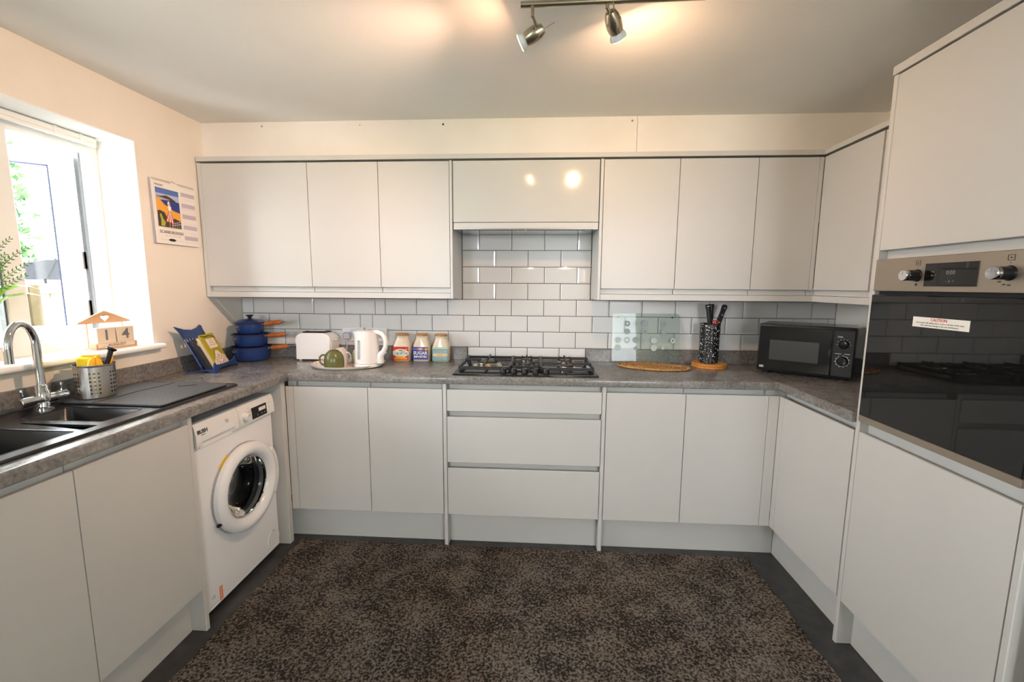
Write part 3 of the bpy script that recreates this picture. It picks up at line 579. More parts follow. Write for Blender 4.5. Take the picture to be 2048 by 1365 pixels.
text('panel_print', 'start', 0.007, (0.214, -0.0150, 0.785), (83, 0, 0), 'light_print', t); B('start_button', 'grey_print', t, 0.205, 0.209, -0.0178, -0.0165, 0.764, 0.768, 0.0005)
# door
RX = Matrix.Translation((0.014, 0, 0.452)) @ Matrix.Rotation(PI / 2, 4, 'X')
MB().lathe([(0.199, 0.0005), (0.199, 0.006), (0.190, 0.0065), (0.150, 0.0065), (0.140, -0.01), (0.130, -0.012)], 56, xf=RX, ends=False).build('door_gasket', 'off_grey', t)
dr_ = MB(); dr_.lathe([(0.196, 0.008), (0.1985, 0.014), (0.197, 0.030), (0.188, 0.040), (0.172, 0.044), (0.160, 0.043), (0.146, 0.034), (0.136, 0.018), (0.134, 0.012), (0.15, 0.008), (0.196, 0.008)], 64, xf=RX, ends=False)
do = dr_.build('door', 'white_enamel', t)
MB().lathe([(0.1355, 0.016), (0.132, 0.0215), (0.128, 0.0185), (0.127, 0.010)], 56, xf=RX, ends=False).build('glass_trim', 'chrome', do)
gl = MB(); prg = [(0.1275, 0.014), (0.118, 0.004), (0.106, -0.025), (0.097, -0.050), (0.080, -0.062), (0.045, -0.067), (0.0001, -0.069)]; gl.lathe(prg, 48, xf=RX, ends=False); gl.build('door_glass', 'drum_glass', do)
drm = MB(); drm.lathe([(0.150, -0.045), (0.158, -0.062), (0.196, -0.066), (0.196, -0.30), (0.10, -0.315), (0.0001, -0.32)], 40, xf=RX, ends=False)
mat('drum_steel', (0.14, 0.135, 0.13), 0.5, 1.0); mat('drum_seal', (0.055, 0.056, 0.06), 0.45)
MB().lathe([(0.156, -0.004), (0.146, -0.014), (0.128, -0.018), (0.126, -0.024), (0.140, -0.030), (0.136, -0.040), (0.152, -0.046)], 48, xf=RX, ends=False).build('door_seal', 'drum_seal', t)
drm.build('drum', 'drum_steel', t)
# the body has a round opening for the drum
hdl = []
for k in range(13):
    a = math.radians(-34 + 68 * k / 12); hdl.append(a)
hb = MB(); rings = []
for a in hdl:
    def P(r_, h_): return RX @ Vector((r_ * math.cos(a), r_ * math.sin(a), h_))
    rings.append([P(0.1885, 0.012), P(0.2085, 0.012), P(0.2125, 0.020), P(0.2105, 0.036), P(0.197, 0.042), P(0.1885, 0.042)])
hb.loft(rings); hb.build('door_handle', 'white_plastic', do)
for zz in (-0.03, -0.085):
    B('hinge_slot', 'black_plastic', do, 0.014 - 0.1935, 0.014 - 0.172, -0.024, -0.012, 0.452 + zz - 0.006, 0.452 + zz + 0.006, 0.001)
wy = MB(); rings = []
for k in range(7):
    a = math.radians(116 + 20 * k / 6); rings.append([RX @ Vector((r_ * math.cos(a), r_ * math.sin(a), h_)) for r_, h_ in ((0.1992, 0.001), (0.2005, 0.001), (0.2005, 0.0075), (0.186, 0.0082), (0.186, 0.0072), (0.1992, 0.0068))])
wy.loft(rings); mat('sticker_yellow', (0.55, 0.38, 0.0), 0.5); wy.build('yellow_sticker', 'sticker_yellow', t)
fc = MB(); FX = Matrix.Translation((0.203, 0, 0.082)) @ Matrix.Rotation(PI / 2, 4, 'X')
ft = MB(); ft.lathe([(0.0455, 0.0), (0.0455, 0.0025), (0.0435, 0.0025), (0.043, 0.0008), (0.0001, 0.0008)], 36, xf=Matrix.Translation((0.199, 0, 0.082)) @ Matrix.Rotation(PI / 2, 4, 'X')); ft.build('filter_cover', 'white_plastic', t)
B('filter_notch', 'off_grey', t, 0.190, 0.206, -0.0032, -0.0005, 0.1235, 0.1285, 0.0005)
es = MB(); es.box(-0.178, -0.160, -0.0008, -0.0002, 0.032, 0.094); es.build('orange_sticker', 'orange_print', t, smooth=False)
for k in range(6): B('sticker_line', 'label_white', t, -0.176, -0.166 + 0.001 * (k % 3), -0.0011, -0.0007, 0.038 + 0.009 * k, 0.0405 + 0.009 * k, 0)
text('sticker_text', 'CE', 0.016, (-0.212, -0.0004, 0.074), FRONT, 'grey_print', t); B('sticker_line', 'light_print', t, -0.232, -0.186, -0.0006, -0.0002, 0.040, 0.043, 0)
for x in (-0.2, 0.2):
    for y in (0.05, 0.42): MB().lathe([(0.022, 0.0), (0.022, 0.010), (0.012, 0.012), (0.012, 0.0225)], 16, (x, y, 0)).build('foot', 'black_plastic', t)

# ---- gas hob
t = thing('gas_hob', 'black five-burner gas hob set in the worktop', 'hob', (1.7625, -0.245, ZW))
pl = MB(); pl.box(-0.3645, 0.3645, -0.232, 0.205, 0.0004, 0.0085, 0.004, 2); pl.build('hob_plate', 'hob_enamel', t)
def bar(mb, x0, y0, x1, y1, z, wd=0.009, h=0.011):
    d = Vector((x1 - x0, y1 - y0, 0)); L_ = d.length; a = math.atan2(d.y, d.x)
    mb.box(0, L_, -wd / 2, wd / 2, z - h, z, 0.002, xf=Matrix.Translation((x0, y0, 0)) @ Matrix.Rotation(a, 4, 'Z'))
def grate(x0, x1, y0, y1, centres, front_low=False):
    mb = MB(); zt = 0.046
    bar(mb, x0, y0, x1, y0, zt - 0.012, 0.012, 0.016); bar(mb, x0, y1, x1, y1, zt - 0.012, 0.012, 0.014)
    for x in (x0, x1):
        bar(mb, x, y0, x, y1, zt - 0.008, 0.012, 0.016)
        for y in (y0 + 0.006, y1 - 0.006): mb.box(x - 0.007, x + 0.007, y - 0.007, y + 0.007, 0.0088, zt - 0.014, 0.002)
    for cx, cy, rr in centres:
        for dx, dy in ((1, 0), (-1, 0), (0, 1), (0, -1)):
            ex = cx + dx * rr * 0.45; ey = cy + dy * rr * 0.45
            fx = {1: x1, -1: x0, 0: cx}[dx]; fy = {1: y1, -1: y0, 0: cy}[dy]
            if len(centres) > 1 and dy != 0 and ((cy > 0) != (dy > 0)): fy = cy + dy * 0.085
            bar(mb, fx, fy, ex, ey, zt, 0.008, 0.012)
            a, b = (Vector((ex, ey, 0)), Vector((cx, cy, 0)))
            mb.box(ex - 0.004, ex + 0.004, ey - 0.004, ey + 0.004, zt - 0.004, zt + 0.006, 0.0015)
    mb.build('pan_support', 'cast_iron', t)
def burner(cx, cy, r_, tall=1.0):
    b1 = MB(); b1.lathe([(r_ * 1.35, 0.0088), (r_ * 1.3, 0.012), (r_ * 0.9, 0.013), (r_ * 0.95, 0.020 * tall), (r_, 0.026 * tall), (r_ * 0.98, 0.0285 * tall)], 28, (cx, cy, 0)); bo_ = b1.build('burner', 'burner_metal', t)
    b2 = MB(); b2.lathe([(r_ * 0.94, 0.0288 * tall), (r_ * 0.97, 0.032 * tall), (r_ * 0.9, 0.0345 * tall), (0.0001, 0.0355 * tall)], 28, (cx, cy, 0)); b2.build('burner_cap', 'cast_iron', bo_)
    MB().cyl((cx + r_ * 1.15, cy - 0.006, 0.009), (cx + r_ * 1.15, cy - 0.006, 0.027), 0.003, n=8).build('spark_pin', 'white_plastic', bo_)
grate(-0.338, -0.082, -0.160, 0.178, [(-0.215, 0.012, 0.085)])
grate(-0.074, 0.074, -0.120, 0.178, [(0.0, -0.052, 0.05), (0.0, 0.095, 0.055)])
grate(0.082, 0.342, -0.160, 0.178, [(0.215, -0.075, 0.062), (0.215, 0.090, 0.062)])
burner(-0.215, 0.012, 0.060); burner(0.0, -0.052, 0.026); burner(0.0, 0.095, 0.034); burner(0.215, -0.075, 0.034); burner(0.215, 0.090, 0.042)
for x in (-0.110, -0.057, -0.002, 0.054, 0.106):
    kb = MB(); kb.lathe([(0.0195, 0.0088), (0.0195, 0.011), (0.0165, 0.0125), (0.0155, 0.030), (0.0140, 0.0325), (0.0001, 0.033)], 24, (x, -0.192, 0)); kb.box(x - 0.0025, x + 0.0025, -0.207, -0.177, 0.030, 0.0345, 0.001); kb.build('knob', 'black_plastic', t)

# ---- sink, tap, drainer mat
t = thing('sink', 'black composite one-and-a-half bowl inset sink with drainer', 'sink', (0, 0, ZW))
sk = MB()
SX0, SX1, SY0, SY1 = 0.045, 0.497, -1.78, -0.775
def ring_pts(x0, x1, y0, y1, r_, z): return [(a, b, z) for a, b in rrect(x0, x1, y0, y1, r_, 5)]
# deck as strips around the two bowls
B_half = (0.150, 0.430, -1.318, -1.172); B_main = (0.110, 0.445, -1.745, -1.412)
zd = 0.007
def deck(x0, x1, y0, y1): sk.box(x0, x1, y0, y1, 0.0005, zd, 0.0)
deck(SX0, SX1, B_half[3], -1.155); deck(SX0, B_half[0], B_half[2], B_half[3]); deck(B_half[1], SX1, B_half[2], B_half[3])
deck(SX0, SX1, -1.352, B_half[2]); deck(SX0, B_main[0], B_main[2], B_main[3]); deck(B_main[1], SX1, B_main[2], B_main[3]); deck(SX0, SX1, SY0, B_main[2]); deck(0.455, SX1, -1.412, -1.352); deck(SX0, 0.20, -1.412, -1.352)
# raised curved divider beside the main bowl and a sunk channel next to it
dv = [(0.20, -1.352), (0.20, -1.412), (0.455, -1.412), (0.455, -1.395)] + [(0.44 - 0.24 * k / 8, -1.392 + 0.030 * math.sin(PI / 2 * k / 8)) for k in range(9)]
sk.prism([(0.2001, -1.3600), (0.2001, -1.4119), (0.4549, -1.4119), (0.4549, -1.3980), (0.40, -1.3880), (0.33, -1.3760), (0.26, -1.3660)], 0.0005, zd, 'xy'); sk.prism([(0.2001, -1.3521), (0.2001, -1.3600), (0.26, -1.3660), (0.33, -1.3760), (0.40, -1.3880), (0.4549, -1.3980), (0.4549, -1.3521)], -0.010, -0.006, 'xy')
# drainer
deck(SX0, SX1, -1.155, SY1)
# bead around the outside
rim_o = rrect(SX0 - 0.006, SX1 + 0.006, SY0 - 0.006, SY1 + 0.006, 0.02, 5); rim_i = rrect(SX0 + 0.004, SX1 - 0.004, SY0 + 0.004, SY1 - 0.004, 0.014, 5)
sk.loft([[(a, b, 0.0005) for a, b in rim_o], [(a * 0.997 + 0.0008, b, 0.006) for a, b in rim_o], [(a, b, 0.0098) for a, b in rrect(SX0 - 0.002, SX1 + 0.002, SY0 - 0.002, SY1 + 0.002, 0.018, 5)], [(a, b, 0.0072) for a, b in rim_i]], cap0=False, cap1=False)
so = sk.build('sink_deck', 'sink_black', t, ang=50)
for nm, (x0, x1, y0, y1), dep in (('half_bowl', B_half, 0.13), ('main_bowl', B_main, 0.18)):
    bw = MB(); bw.loft([ring_pts(x0 - 0.004, x1 + 0.004, y0 - 0.004, y1 + 0.004, 0.022, zd + 0.0006), ring_pts(x0, x1, y0, y1, 0.02, zd - 0.003), ring_pts(x0 + 0.004, x1 - 0.004, y0 + 0.004, y1 - 0.004, 0.03, -dep + 0.02), ring_pts(x0 + 0.02, x1 - 0.02, y0 + 0.02, y1 - 0.02, 0.03, -dep)], cap0=False)
    bo_ = bw.build(nm, 'sink_black', t, ang=50)
    MB().lathe([(0.038, -dep + 0.0004), (0.036, -dep + 0.003), (0.026, -dep + 0.002), (0.0001, -dep + 0.0015)], 24, ((x0 + x1) / 2, (y0 + y1) / 2, 0)).build('plug_hole', 'chrome', bo_)
mt_ = thing('drainer_mat', 'dark grey ribbed mat lying on the sink drainer', 'drainer mat', (0, 0, ZW + 0.0095))
dm = MB(); dm.prism([(0.065, -1.135), (0.475, -1.150), (0.480, -1.140), (0.476, -0.815), (0.462, -0.800), (0.070, -0.800)], 0.0, 0.005, 'xy'); dm.build('mat_sheet', 'ribbed_mat', mt_)
cr = MB()
for (x0, y0, x1, y1) in ((0.205, -1.14, 0.215, -0.96), (0.215, -0.955, 0.23, -0.805), (0.30, -0.87, 0.36, -0.84)): cr.tube([(x0, y0, 0.0055), ((x0 + x1) / 2 + .008, (y0 + y1) / 2, 0.0058), (x1, y1, 0.0055)], 0.0014, 6)
cr.build('mat_crease', 'sink_black', mt_)
# mixer tap
t = thing('mixer_tap', 'chrome swan-neck mixer tap with twin lever handles behind the sink', 'tap', (0.082, -1.192, ZW + 0.0072))
MB().lathe([(0.027, 0), (0.027, 0.004), (0.019, 0.008), (0.017, 0.022), (0.020, 0.026), (0.020, 0.062), (0.0165, 0.067), (0.0165, 0.082), (0.014, 0.086)], 24).build('tap_base', 'chrome', t)
MB().tube([(0, -0.074, 0.034), (0, -0.070, 0.034), (0, 0.070, 0.034), (0, 0.078, 0.034)], [0.0155, 0.0175, 0.0175, 0.0155], 20).build('tap_body', 'chrome', t)
for s_ in (-1, 1):
    h_ = MB(); h_.tube([(0, s_ * 0.071, 0.034), (0, s_ * 0.0725, 0.034)], 0.0182, 20); h_.tube([(0, s_ * 0.062, 0.045), (0, s_ * 0.062, 0.072)], [0.0038, 0.0036], 10); h_.tube([(0, s_ * 0.062, 0.072), (0, s_ * 0.062, 0.080)], [0.0052, 0.0050], 10); h_.build('lever_handle', 'chrome', t)
pts = [(0, 0, 0.080), (0, 0, 0.15), (0.0, 0.0, 0.225)]
R_ = 0.056; dx, dy = 0.30, -0.95; L_ = math.hypot(dx, dy); dx /= L_; dy /= L_
for k in range(1, 15):
    a = PI * k / 14; pts.append((dx * R_ * (1 - math.cos(a)), dy * R_ * (1 - math.cos(a)), 0.225 + 0.078 * math.sin(a)))
pts.append((dx * 2 * R_, dy * 2 * R_, 0.195)); pts.append((dx * 2 * R_, dy * 2 * R_, 0.178))
MB().tube(pts, [0.0118] * 3 + [0.0112] * 14 + [0.0108, 0.0118], 16).build('spout', 'chrome', t)

# ---- microwave (turned into the corner)
t = thing('microwave', 'black microwave turned diagonally into the right-hand corner', 'microwave', (3.158, -0.347, ZW), -36.4)
mw = 0.203
B('body', 'black_gloss', t, -mw + 0.002, mw - 0.002, 0.012, 0.232, 0.014, 0.258, 0.004)
ca = MB(); ca.box(-mw, mw, -0.012, 0.012, 0.012, 0.2585, 0.005, 2); fo = ca.build('front_frame', 'black_plastic', t)
B('door', 'black_gloss', t, -mw + 0.006, 0.112, -0.019, -0.0125, 0.022, 0.246, 0.002)
mat('mw_window', (0.045, 0.047, 0.047), 0.25)
B('door_window', 'mw_window', t, -mw + 0.055, 0.062, -0.0196, -0.0188, 0.075, 0.178, 0.0003)
B('control_strip', 'black_plastic', t, 0.115, mw - 0.006, -0.017, -0.0125, 0.022, 0.246, 0.002)
MB().prism([(0.098, 0.145), (0.110, 0.158), (0.110, 0.110), (0.098, 0.123)], -0.0202, -0.0192, 'xz').build('door_arrow', 'gap_dark', t)
for z, r_ in ((0.178, 0.0165), (0.098, 0.0185)):
    kb = MB(); xf = Matrix.Translation((0.157, -0.017, z)) @ Matrix.Rotation(PI / 2, 4, 'X')
    kb.lathe([(r_ * 1.25, 0), (r_ * 1.22, 0.003), (r_, 0.005), (r_ * .92, 0.018), (0.0001, 0.019)], 24, xf=xf); kb.box(-0.003, 0.003, -r_ * .9, r_ * .9, 0.018, 0.022, 0.001, xf=xf); k = kb.build('dial', 'black_gloss', t)
    tk = MB()
    for j in range(11 if z < 0.15 else 7):
        a = math.radians(-70 + 320 * j / 10 - 200 if z < 0.15 else 150 - 20 * j - 30 * 0); rr = r_ * 1.55
        if z > 0.15: a = math.radians(180 - 30 * j)
        c_ = (0.157 + rr * math.cos(a), z + rr * math.sin(a)); tk.box(c_[0] - 0.0022, c_[0] + 0.0022, -0.0175, -0.0171, c_[1] - 0.0011, c_[1] + 0.0011)
    if z < 0.15:
        rings = []
        for j in range(33):
            a = math.radians(88 - 320 * j / 32); rings.append([(0.157 + q * math.cos(a), yy, z + q * math.sin(a)) for q, yy in ((r_ * 1.32, -0.0171), (r_ * 1.40, -0.0171), (r_ * 1.40, -0.0176), (r_ * 1.32, -0.0176))])
        tk.loft(rings); tk.box(0.125, 0.150, -0.0175, -0.0171, 0.132, 0.1345); tk.box(0.163, 0.184, -0.0175, -0.0171, 0.132, 0.1345)
    else: tk.box(0.130, 0.152, -0.0175, -0.0171, 0.212, 0.2145)
    tk.build('dial_marks', 'light_print', k, smooth=False)
text('dial_print', 'Power', 0.007, (0.141, -0.0172, 0.217), FRONT, 'light_print', t)
B('badge', 'steel', t, -mw + 0.014, -mw + 0.034, -0.0197, -0.019, 0.030, 0.042, 0.0003)
for x in (-0.16, 0.16):
    for y in (0.03, 0.20): MB().lathe([(0.010, 0), (0.011, 0.0145)], 14, (x, y, 0)).build('foot', 'black_plastic', t)

# ================================================================== ON THE WORKTOP
# ---- three stacked saucepans
PX, PY = 0.131, -0.132
pan_labels = ('largest blue enamelled saucepan with wooden handle, bottom of the stack', 'medium blue enamelled saucepan with wooden handle, middle of the stack', 'smallest blue saucepan with domed lid, top of the stack')
zb_ = ZW
for i, (rb, rt_, h, ang) in enumerate(((0.094, 0.1125, 0.083, 3), (0.084, 0.099, 0.074, 2), (0.069, 0.080, 0.066, 4))):
    t = thing('saucepan', pan_labels[i], 'saucepan', (PX, PY, zb_), 0, 'stacked blue saucepans')
    b1 = MB(); b1.lathe([(rb - 0.022, 0.0), (rb - 0.008, 0.004), (rb + 0.001, 0.016), (rt_ - 0.003, h - 0.012), (rt_ - 0.0005, h - 0.006), (rt_ - 0.004, h - 0.0052), (rt_ - 0.007, h - 0.014), (rb - 0.010, 0.012), (rb - 0.03, 0.006), (0.0001, 0.006)], 44)
    b1.build('pan_body', 'blue_enamel', t)
    b2 = MB(); b2.lathe([(rt_ - 0.005, h - 0.0055), (rt_ + 0.0025, h - 0.0050), (rt_ + 0.003, h - 0.001), (rt_ - 0.004, h), (rt_ - 0.0065, h - 0.002)], 44); bm = b2.bm; [bm.faces.remove(f) for f in list(bm.faces) if len(f.verts) > 6]
    b2.build('pan_rim', 'pan_rim', t)
    # pouring lip, front left
    a = math.radians(-100); d = Vector((math.cos(a), math.sin(a), 0))
    sp_ = MB(); pts_ = []
    n_ = Vector((-d.y, d.x, 0))
    def Q(out, side, z): return tuple(d * out + n_ * side + Vector((0, 0, z)))
    sp_.loft([[Q(rb + 0.004, -0.002, h * 0.25), Q(rb + 0.005, 0, h * 0.22), Q(rb + 0.004, 0.002, h * 0.25)], [Q(rt_ - 0.006, -0.010, h * 0.65), Q(rt_ + 0.004, 0, h * 0.62), Q(rt_ - 0.006, 0.010, h * 0.65)], [Q(rt_ - 0.004, -0.019, h - 0.008), Q(rt_ + 0.013, 0, h - 0.008), Q(rt_ - 0.004, 0.019, h - 0.008)], [Q(rt_ - 0.006, -0.017, h - 0.004), Q(rt_ + 0.011, 0, h - 0.003), Q(rt_ - 0.006, 0.017, h - 0.004)]])
    sp_.build('pouring_lip', 'blue_enamel', t)
    lp = MB(); lp.tube([Q(rt_ + 0.013, 0.011 * math.cos(q), h - 0.0135 - 0.0085 * math.sin(q)) for q in [PI * k / 8 for k in range(9)]], 0.0016, 6); lp.build('lip_edge', 'pan_inside', t)
    lh = MB(); lh.sphere(Q(rt_ + 0.0095, 0, h - 0.014), 0.0075, 0.6, 10); lh.build('lip_hollow', 'pan_rim', t)
    hd = thing('pan_handle', '', '') ; del hd['label'], hd['category']; hd.parent = t; hd.rotation_euler = (0, math.radians(-ang), math.radians(-4)); hd.location = (0, 0, h - 0.016)
    c1 = MB(); c1.tube([(rt_ - 0.006, 0, 0), (rt_ + 0.010, 0, 0.001)], [0.0085, 0.0065], 12); c1.build('ferrule', 'steel', hd)
    c0 = MB(); c0.tube([(rt_ + 0.010, 0, 0.001), (rt_ + 0.016, 0, 0.0015)], [0.008, 0.010], 12); c0.build('collar', 'pan_rim', hd)
    c2 = MB(); x0 = rt_ + 0.016; c2.tube([(x0, 0, .0015), (x0 + 0.01, 0, .002), (x0 + 0.04, 0, .004), (x0 + 0.075, 0, .006), (x0 + 0.098, 0, .008), (x0 + 0.108, 0, 0.0085)], [0.0108, 0.0130, 0.0128, 0.0132, 0.0122, 0.0075], 16); c2.build('wooden_grip', 'handle_wood', hd)
    c3 = MB(); x1 = x0 + 0.108; c3.tube([(x1, 0, .0085), (x1 + 0.012, 0, .009)], [0.0065, 0.004], 10); c3.tube([(x1 + 0.010, 0, .009), (x1 + 0.022, 0.006, .010), (x1 + 0.040, 0.005, .0115), (x1 + 0.046, 0, .012), (x1 + 0.040, -0.005, .0115), (x1 + 0.022, -0.006, .010), (x1 + 0.010, 0, .009)], 0.0018, 8); c3.build('hanging_loop', 'steel', hd)
    if i == 2:
        ld = MB(); ld.lathe([(rt_ - 0.006, h + 0.0003), (rt_ + 0.006, h + 0.0006), (rt_ + 0.0065, h + 0.003), (rt_ - 0.008, h + 0.008), (rt_ * 0.6, h + 0.0175), (rt_ * 0.25, h + 0.022), (0.0001, h + 0.0228)], 44); lo = ld.build('lid', 'blue_enamel', t)
        MB().lathe([(0.011, h + 0.022), (0.009, h + 0.028), (0.012, h + 0.034), (0.022, h + 0.0415), (0.0225, h + 0.0435), (0.0001, h + 0.045)], 24).build('lid_knob', 'pan_rim', lo)
    zb_ += h + 0.0003

# ---- cookbook stand with books
t = thing('cookbook_stand', 'blue metal cookbook stand by the window wall', 'book stand', (0.138, -0.425, ZW), 103)
SWD = 0.122
lean = math.radians(25)
bp_ = MB(); BK = Matrix.Translation((0, 0.018, 0.012)) @ Matrix.Rotation(-lean, 4, 'X')
def bkbox(x0, x1, z0, z1, y0=0.0, y1=0.005): bp_.box(x0, x1, y0, y1, z0, z1, 0.001, xf=BK)
# frame of the back with flared top corners and a lattice of slots
bkbox(-0.105, -0.090, 0, 0.215); bkbox(0.090, 0.105, 0, 0.215); bkbox(-0.105, 0.105, 0, 0.022)
bp_.prism([(-0.105, 0.175), (0.105, 0.175), (0.105, 0.215), (0.122, 0.248), (0.060, 0.226), (0.0, 0.218), (-0.060, 0.226), (-0.122, 0.248), (-0.105, 0.215)], 0.0, 0.005, 'xz', xf=BK)
for k in range(-3, 4): bkbox(k * 0.026 - 0.006, k * 0.026 + 0.006, 0.02, 0.178)
for k in range(4): bkbox(-0.092, 0.092, 0.050 + 0.034 * k, 0.058 + 0.034 * k)
bp_.build('lattice_back', 'stand_blue', t)
bs = MB(); bs.box(-0.105, 0.105, -0.030, 0.035, 0.011, 0.0155, 0.001)
# front lip: arched foot, flared ends
lipz = [(-0.128, 0.0), (-0.100, 0.004), (-0.06, 0.014), (0.0, 0.019), (0.06, 0.014), (0.100, 0.004), (0.128, 0.0), (0.122, 0.020), (0.112, 0.052), (0.098, 0.040), (0.05, 0.034), (0.0, 0.033), (-0.05, 0.034), (-0.098, 0.040), (-0.112, 0.052), (-0.122, 0.020)]
bs.loft([[(x, -0.040 - (0.010 if z < 0.006 else 0) , z) for x, z in lipz], [(x, -0.034 - (0.010 if z < 0.006 else 0), z) for x, z in lipz]])
bs.build('front_lip', 'stand_blue', t)
sd = MB()
for s_ in (-1, 1): sd.loft([[(s_ * 0.128, -0.048, 0.0), (s_ * 0.126, -0.040, 0.022), (s_ * 0.122, -0.036, 0.020), (s_ * 0.122, -0.044, 0.0)], [(s_ * 0.108, 0.005, 0.010), (s_ * 0.108, 0.005, 0.016), (s_ * 0.103, 0.005, 0.016), (s_ * 0.103, 0.005, 0.010)], [(s_ * 0.112, 0.095, 0.0), (s_ * 0.112, 0.095, 0.007), (s_ * 0.106, 0.095, 0.007), (s_ * 0.106, 0.095, 0.0)]])
sd.build('side_foot', 'stand_blue', t)
def book(label, x0, x1, h, th, y, mats, tilt=lean, z0=0.017):
    bt = thing('book', label, 'book', t.location, 103, 'books on the blue stand')
    X = Matrix.Translation((0, y, z0)) @ Matrix.Rotation(-tilt, 4, 'X')
    q = MB(); q.box(x0, x1, -0.0015, 0.0, 0, h, 0.0004, xf=X); q.box(x0, x1, th - 0.0015, th, 0, h, 0.0004, xf=X); q.box(x0, x0 + 0.0015, 0.0002, th - 0.0017, 0, h, xf=X); cv = q.build('cover', mats, bt)
    q = MB(); q.box(x0 + 0.0017, x1 - 0.002, 0.0002, th - 0.0017, 0.002, h - 0.002, xf=X); q.build('pages', 'paper', bt)
    return bt, cv, X
bt, cv, X = book('dark slim book at the back of the blue stand', -0.094, 0.020, 0.165, 0.016, -0.0055, 'cover_dark')
MB().lathe([(0.011, 0), (0.010, 0.0006), (0.0001, 0.0008)], 16, xf=X @ Matrix.Translation((-0.085 + 0.02, -0.0018, 0.135)) @ Matrix.Rotation(PI / 2, 4, 'X')).build('cover_print', 'off_grey', cv)
bt, cv, X = book('pale book tucked behind the olive cookery book', -0.063, 0.060, 0.170, 0.008, -0.0165, 'cover_cream')
bt, cv, X = book('olive yellow cookery book at the front of the blue stand', -0.052, 0.082, 0.185, 0.006, -0.0250, 'cover_olive')
def cov(name, mt, pts, parent=cv, d=-0.0019, d1=-0.0016): return MB().prism(pts, d, d1, 'xz', xf=X).build(name, mt, parent, smooth=False)
cov('title_box', 'cream_print', [(-0.020, 0.105), (0.062, 0.105), (0.062, 0.158), (-0.020, 0.158)])
for zz, s_ in ((0.149, 'Cook'), (0.136, 'British'), (0.121, 'COOKBOOK')):
    tx = text('title_lettering', s_, 0.0125, (0, 0, 0), FRONT, 'off_grey', cv); tx.matrix_local = X @ Matrix.Translation((0.021, -0.0021, zz)) @ Matrix.Rotation(PI / 2, 4, 'X')
# ink drawing: a round loaf-like figure on white with chequers, branches at the top
cov('cover_drawing', 'cream_print', [(-0.048, 0.003), (0.080, 0.003), (0.080, 0.050), (0.062, 0.062), (0.045, 0.060)] + arc(0.018, 0.062, 0.030, 10, 170, 10) + [(-0.020, 0.052), (-0.048, 0.034)])
ink = MB()
def stroke(pl, w_=0.0009): ink.tube([X @ Vector((a, -0.0022, b)) for a, b in pl], w_, 5)
stroke(arc(0.018, 0.062, 0.030, 10, 170, 14)); stroke(arc(0.018, 0.060, 0.022, 190, 350, 10)); stroke(arc(0.018, 0.052, 0.034, 200, 340, 12)); stroke(arc(0.018, 0.044, 0.040, 205, 335, 12)); stroke(arc(0.018, 0.058, 0.008, 0, 360, 10))
stroke([(0.045, 0.055), (0.060, 0.042), (0.066, 0.028), (0.060, 0.012)]); stroke([(0.060, 0.060), (0.072, 0.046), (0.078, 0.030)]); stroke([(-0.012, 0.050), (-0.028, 0.034), (-0.034, 0.018)]); stroke([(0.050, 0.040), (0.040, 0.028), (0.030, 0.022)])
for kx in range(12):
    for kz in range(2):
        if (kx + kz) % 2 == 0: ink.box(-0.044 + 0.0075 * kx, -0.0375 + 0.0075 * kx, -0.0023, -0.002, 0.004 + 0.006 * kz, 0.0095 + 0.006 * kz, xf=X)
stroke([(-0.048, 0.178), (-0.015, 0.172), (0.03, 0.176), (0.08, 0.158)], 0.0016); stroke([(-0.03, 0.166), (0.0, 0.172), (0.02, 0.166)], 0.001); stroke([(0.03, 0.175), (0.05, 0.168), (0.078, 0.172)], 0.001)
ink.build('cover_ink', 'black_print', cv, smooth=False)

# ---- toaster
t = thing('toaster', 'white two-slice toaster standing next to the saucepans', 'toaster', (0.508, -0.078, ZW))
def tsec(x, inset=0.0): 
    return [(x, a, b) for a, b in [(-0.060 + inset, 0.010), (-0.060 + inset, 0.10)] + arc(-0.026, 0.130, 0.034 - inset, 180, 90, 6) + arc(0.026, 0.130, 0.034 - inset, 90, 0, 6) + [(0.060 - inset, 0.10), (0.060 - inset, 0.010)]]
def fsec(y, w0, w1, top):   # long face outline, narrower rounded shoulders
    return [(x, y, z) for x, z in [(-w0, 0.010), (-w0 + 0.002, 0.09)] + arc(-w1 + 0.040, top - 0.045, 0.045, 175, 90, 6) + arc(w1 - 0.040, top - 0.045, 0.045, 90, 5, 6) + [(w0 - 0.002, 0.09), (w0, 0.010)]]
b1 = MB(); b1.loft([fsec(-0.064, 0.100, 0.098, 0.160), fsec(-0.060, 0.104, 0.101, 0.164), fsec(0.052, 0.104, 0.101, 0.164), fsec(0.056, 0.100, 0.098, 0.160)]); b1.build('toaster_body', 'toaster_white', t, ang=30)
B('slot_plate', 'black_plastic', t, -0.070, 0.070, -0.042, 0.036, 0.1640, 0.1700, 0.002)
for y in (-0.022, 0.016): B('slot', 'gap_dark', t, -0.060, 0.060, y - 0.010, y + 0.010, 0.1695, 0.1712, 0)
B('top_bridge', 'toaster_white', t, -0.052, 0.052, -0.007, 0.001, 0.1705, 0.1745, 0.002)
ep = MB(); ep.box(0.1042, 0.109, -0.052, 0.046, 0.014, 0.118, 0.002); ep.build('end_panel', 'toaster_cream', t)
lv = MB(); lv.box(0.110, 0.124, -0.014, 0.010, 0.118, 0.130, 0.004, 2); lv.box(0.104, 0.112, -0.004, 0.0, 0.119, 0.127); lv.build('lever', 'toaster_cream', t)
for x in (-0.085, 0.085):
    for y in (-0.045, 0.04): MB().lathe([(0.008, 0), (0.009, 0.011)], 12, (x, y, 0)).build('foot', 'white_plastic', t)

